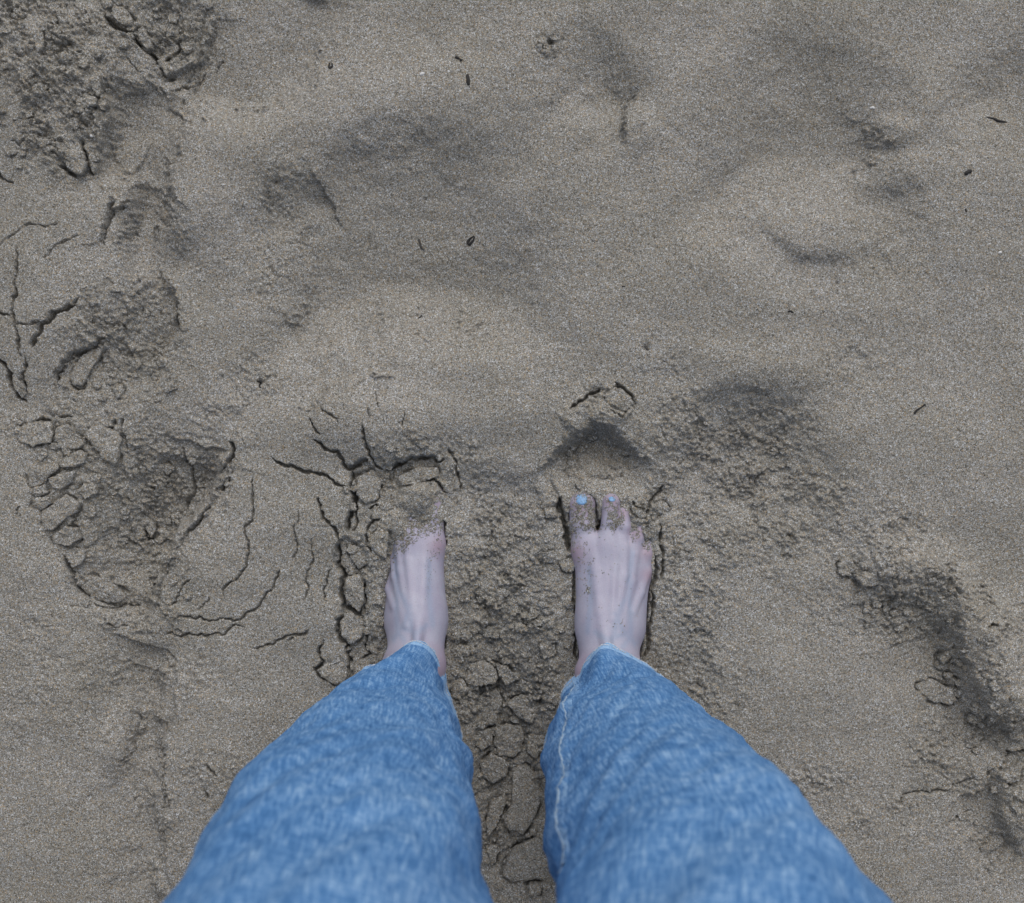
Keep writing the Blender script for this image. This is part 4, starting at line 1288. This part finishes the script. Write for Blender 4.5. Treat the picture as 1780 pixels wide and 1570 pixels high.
grains([sp(1020, 893, 19, 22, 1300), sp(1000, 905, 9, 26, 300), sp(1012, 870, 14, 12, 260), sp(1014, 858, 20, 8, 120), sp(1066, 903, 9, 16, 700), sp(1063, 880, 12, 14, 180), sp(1078, 905, 7, 14, 240), sp(1026, 915, 20, 10, 260), sp(1012, 960, 12, 30, 70),
        sp(1018, 1000, 12, 40, 60), sp(1021, 1022, 4, 8, 60), sp(1050, 970, 40, 60, 40), sp(1104, 925, 8, 14, 160), sp(1124, 950, 8, 10, 120), sp(1060, 1040, 50, 50, 30), sp(995, 930, 6, 30, 120)],
       FR[0], 'sand_grains', 'sand grains sticking to the toes of the right foot', 1.0)
grains([sp(698, 945, 13, 16, 420, .6, 1.3), sp(712, 934, 14, 13, 420, .6, 1.3), sp(732, 922, 16, 11, 420, .6, 1.3), sp(754, 914, 13, 11, 420, .6, 1.3), sp(692, 926, 16, 14, 900), sp(715, 912, 26, 7, 900), sp(700, 918, 12, 14, 500), sp(748, 902, 18, 6, 600), sp(755, 950, 10, 30, 60, .6, 1.1), sp(748, 990, 10, 40, 40, .6, 1.1), sp(720, 990, 34, 60, 20, .6, 1.0), sp(684, 950, 6, 30, 120), sp(764, 930, 5, 26, 50)],
       FL[0], 'sand_grains', 'sand grains dusted over the front of the half-buried left foot', 1.0)

# ------------------------------------------------------------------ drift bits lying on the sand
def bit_tube(path, rads, name, mat, label, cat, group, flat=0.6, sides=7, bury=0.25):
    P = np.array([(x, y) for x, y in path], float)
    # refine
    t = np.linspace(0, len(P) - 1, (len(P) - 1) * 5 + 1)
    px = np.interp(t, range(len(P)), P[:, 0]); py = np.interp(t, range(len(P)), P[:, 1]); rr_ = np.interp(t, range(len(P)), rads)
    sm = lambda a: np.concatenate([a[:1], (a[:-2] + 2 * a[1:-1] + a[2:]) / 4, a[-1:]])
    for _ in range(3): px, py = sm(px), sm(py)
    z = sand_h(px, py); z = sm(sm(z))
    rings = []
    n = len(px)
    for i in range(n):
        a, b = max(0, i - 1), min(n - 1, i + 1)
        d = np.array([px[b] - px[a], py[b] - py[a]]); d /= np.linalg.norm(d) + 1e-9
        s = np.array([-d[1], d[0]])
        th = np.linspace(0, 2 * np.pi, sides, endpoint=False)
        r = rr_[i] * (1 + .18 * np.sin(th * 3 + i) + random.uniform(-.12, .12))
        rings.append(np.stack([px[i] + s[0] * np.cos(th) * r, py[i] + s[1] * np.cos(th) * r, z[i] + rr_[i] * flat * (1 - bury) + np.sin(th) * r * flat], -1))
    c0, c1 = rings[0].mean(0), rings[-1].mean(0)
    rings = [np.repeat(c0[None], sides, 0) * .98 + rings[0] * .02] + rings + [np.repeat(c1[None], sides, 0) * .98 + rings[-1] * .02]
    V, q = tube(rings)
    me = mesh_from(name, V, quads=q)
    o = link(name, me, mat)
    tag(o, label, cat, group)
    return o


G = 'dark drift bits scattered on the sand'
bit_tube([(813, 133), (814, 142), (815, 152)], [2.0, 3.4, 2.2], 'driftwood_splinter', M_BLACK, 'straight black splinter pointing up and down near the top, below the small forked bit', 'splinter', G)
bit_tube([(572, 106), (570, 113), (573, 117), (577, 113), (576, 107)], [1.2, 1.8, 2.2, 1.6, 1.0], 'seaweed_scrap', M_BLACK, 'tiny black hooked scrap on the pale crest at the upper left', 'seaweed scrap', G)
bit_tube([(792, 100), (796, 103), (799, 104), (803, 108)], [2.4, 2.6, 1.2, 2.4], 'seaweed_scrap', M_BLACK, 'small black two-lobed scrap just above the straight splinter', 'seaweed scrap', G)
bit_tube([(823, 402), (814, 407), (811, 414), (815, 417), (821, 410), (824, 403)], [1.0, 2.2, 2.6, 2.4, 2.0, .9], 'curled_leaf', M_BLACK, 'curled black leaf ring with an open eye in the large hollow', 'leaf', G)
bit_tube([(724, 406), (726, 414), (729, 423), (734, 425)], [1.4, 2.0, 2.2, 1.0], 'twig', M_GREY, 'dull grey twig half sunk in the sand left of the curled leaf', 'twig', G, bury=.7)
bit_tube([(1721, 199), (1733, 202), (1742, 207), (1757, 208)], [1.0, 2.0, 2.2, 1.0], 'twig', M_BLACK, 'thin wavy black twig at the right edge near the top', 'twig', G)
bit_tube([(1675, 304), (1681, 300), (1687, 298)], [2.8, 3.6, 3.0], 'wood_stub', M_BLACK, 'short thick black stub at the right, below the wavy twig', 'wood stub', G)
bit_tube([(1587, 720), (1592, 713), (1599, 709), (1607, 703)], [1.8, 2.0, 1.2, 1.8], 'twig', M_BLACK, 'slim curved black twig at the right, level with the toe hole', 'twig', G)
bit_tube([(1369, 542), (1374, 541), (1379, 544)], [1.1, 2.0, 1.1], 'seaweed_scrap', M_BLACK, 'tiny black fleck alone on smooth sand right of centre', 'seaweed scrap', G)
bit_tube([(1080, 499), (1086, 499)], [1.0, 1.1], 'seaweed_scrap', M_BLACK, 'tiny dark dash near the picture centre, above the right foot', 'seaweed scrap', G)
bit_tube([(1120, 602), (1124, 605), (1127, 609)], [1.8, 2.6, 1.4], 'wood_stub', M_GREY, 'small brown-grey chip above the toe hole of the right foot', 'wood chip', G)
bit_tube([(1676, 364), (1678, 370)], [1.2, 1.6], 'seaweed_scrap', M_BLACK, 'black speck below the short thick stub at the right', 'seaweed scrap', G)
bit_tube([(443, 662), (449, 664), (447, 671), (451, 674)], [1.2, 1.6, 1.6, 1.0], 'seaweed_scrap', M_BLACK, 'little black crooked scrap on crumbly sand left of the left foot', 'seaweed scrap', G)
bit_tube([(724, 550), (731, 544)], [1.0, 1.6], 'seaweed_scrap', M_BLACK, 'short dark scrap straight above the left foot, below the large hollow', 'seaweed scrap', G)
W = 'white shell flakes in the sand'
bit_tube([(731, 134), (735, 132), (739, 131)], [1.8, 2.6, 1.4], 'shell_flake', M_SHELL, 'white shell flake left of the straight black splinter', 'shell', W)
bit_tube([(1735, 440), (1738, 439), (1741, 438)], [1.6, 2.3, 1.4], 'shell_flake', M_SHELL, 'white shell flake at the right edge below the short stub', 'shell', W)
bit_tube([(1521, 180), (1525, 179), (1528, 181)], [1.5, 2.2, 1.2], 'shell_flake', M_SHELL, 'white shell flake above the low sand knob at upper right', 'shell', W)
bit_tube([(163, 242), (165, 241), (168, 243)], [1.8, 2.2, 1.6], 'shell_flake', M_SHELL, 'white shell flake on the broken crust at upper left', 'shell', W)
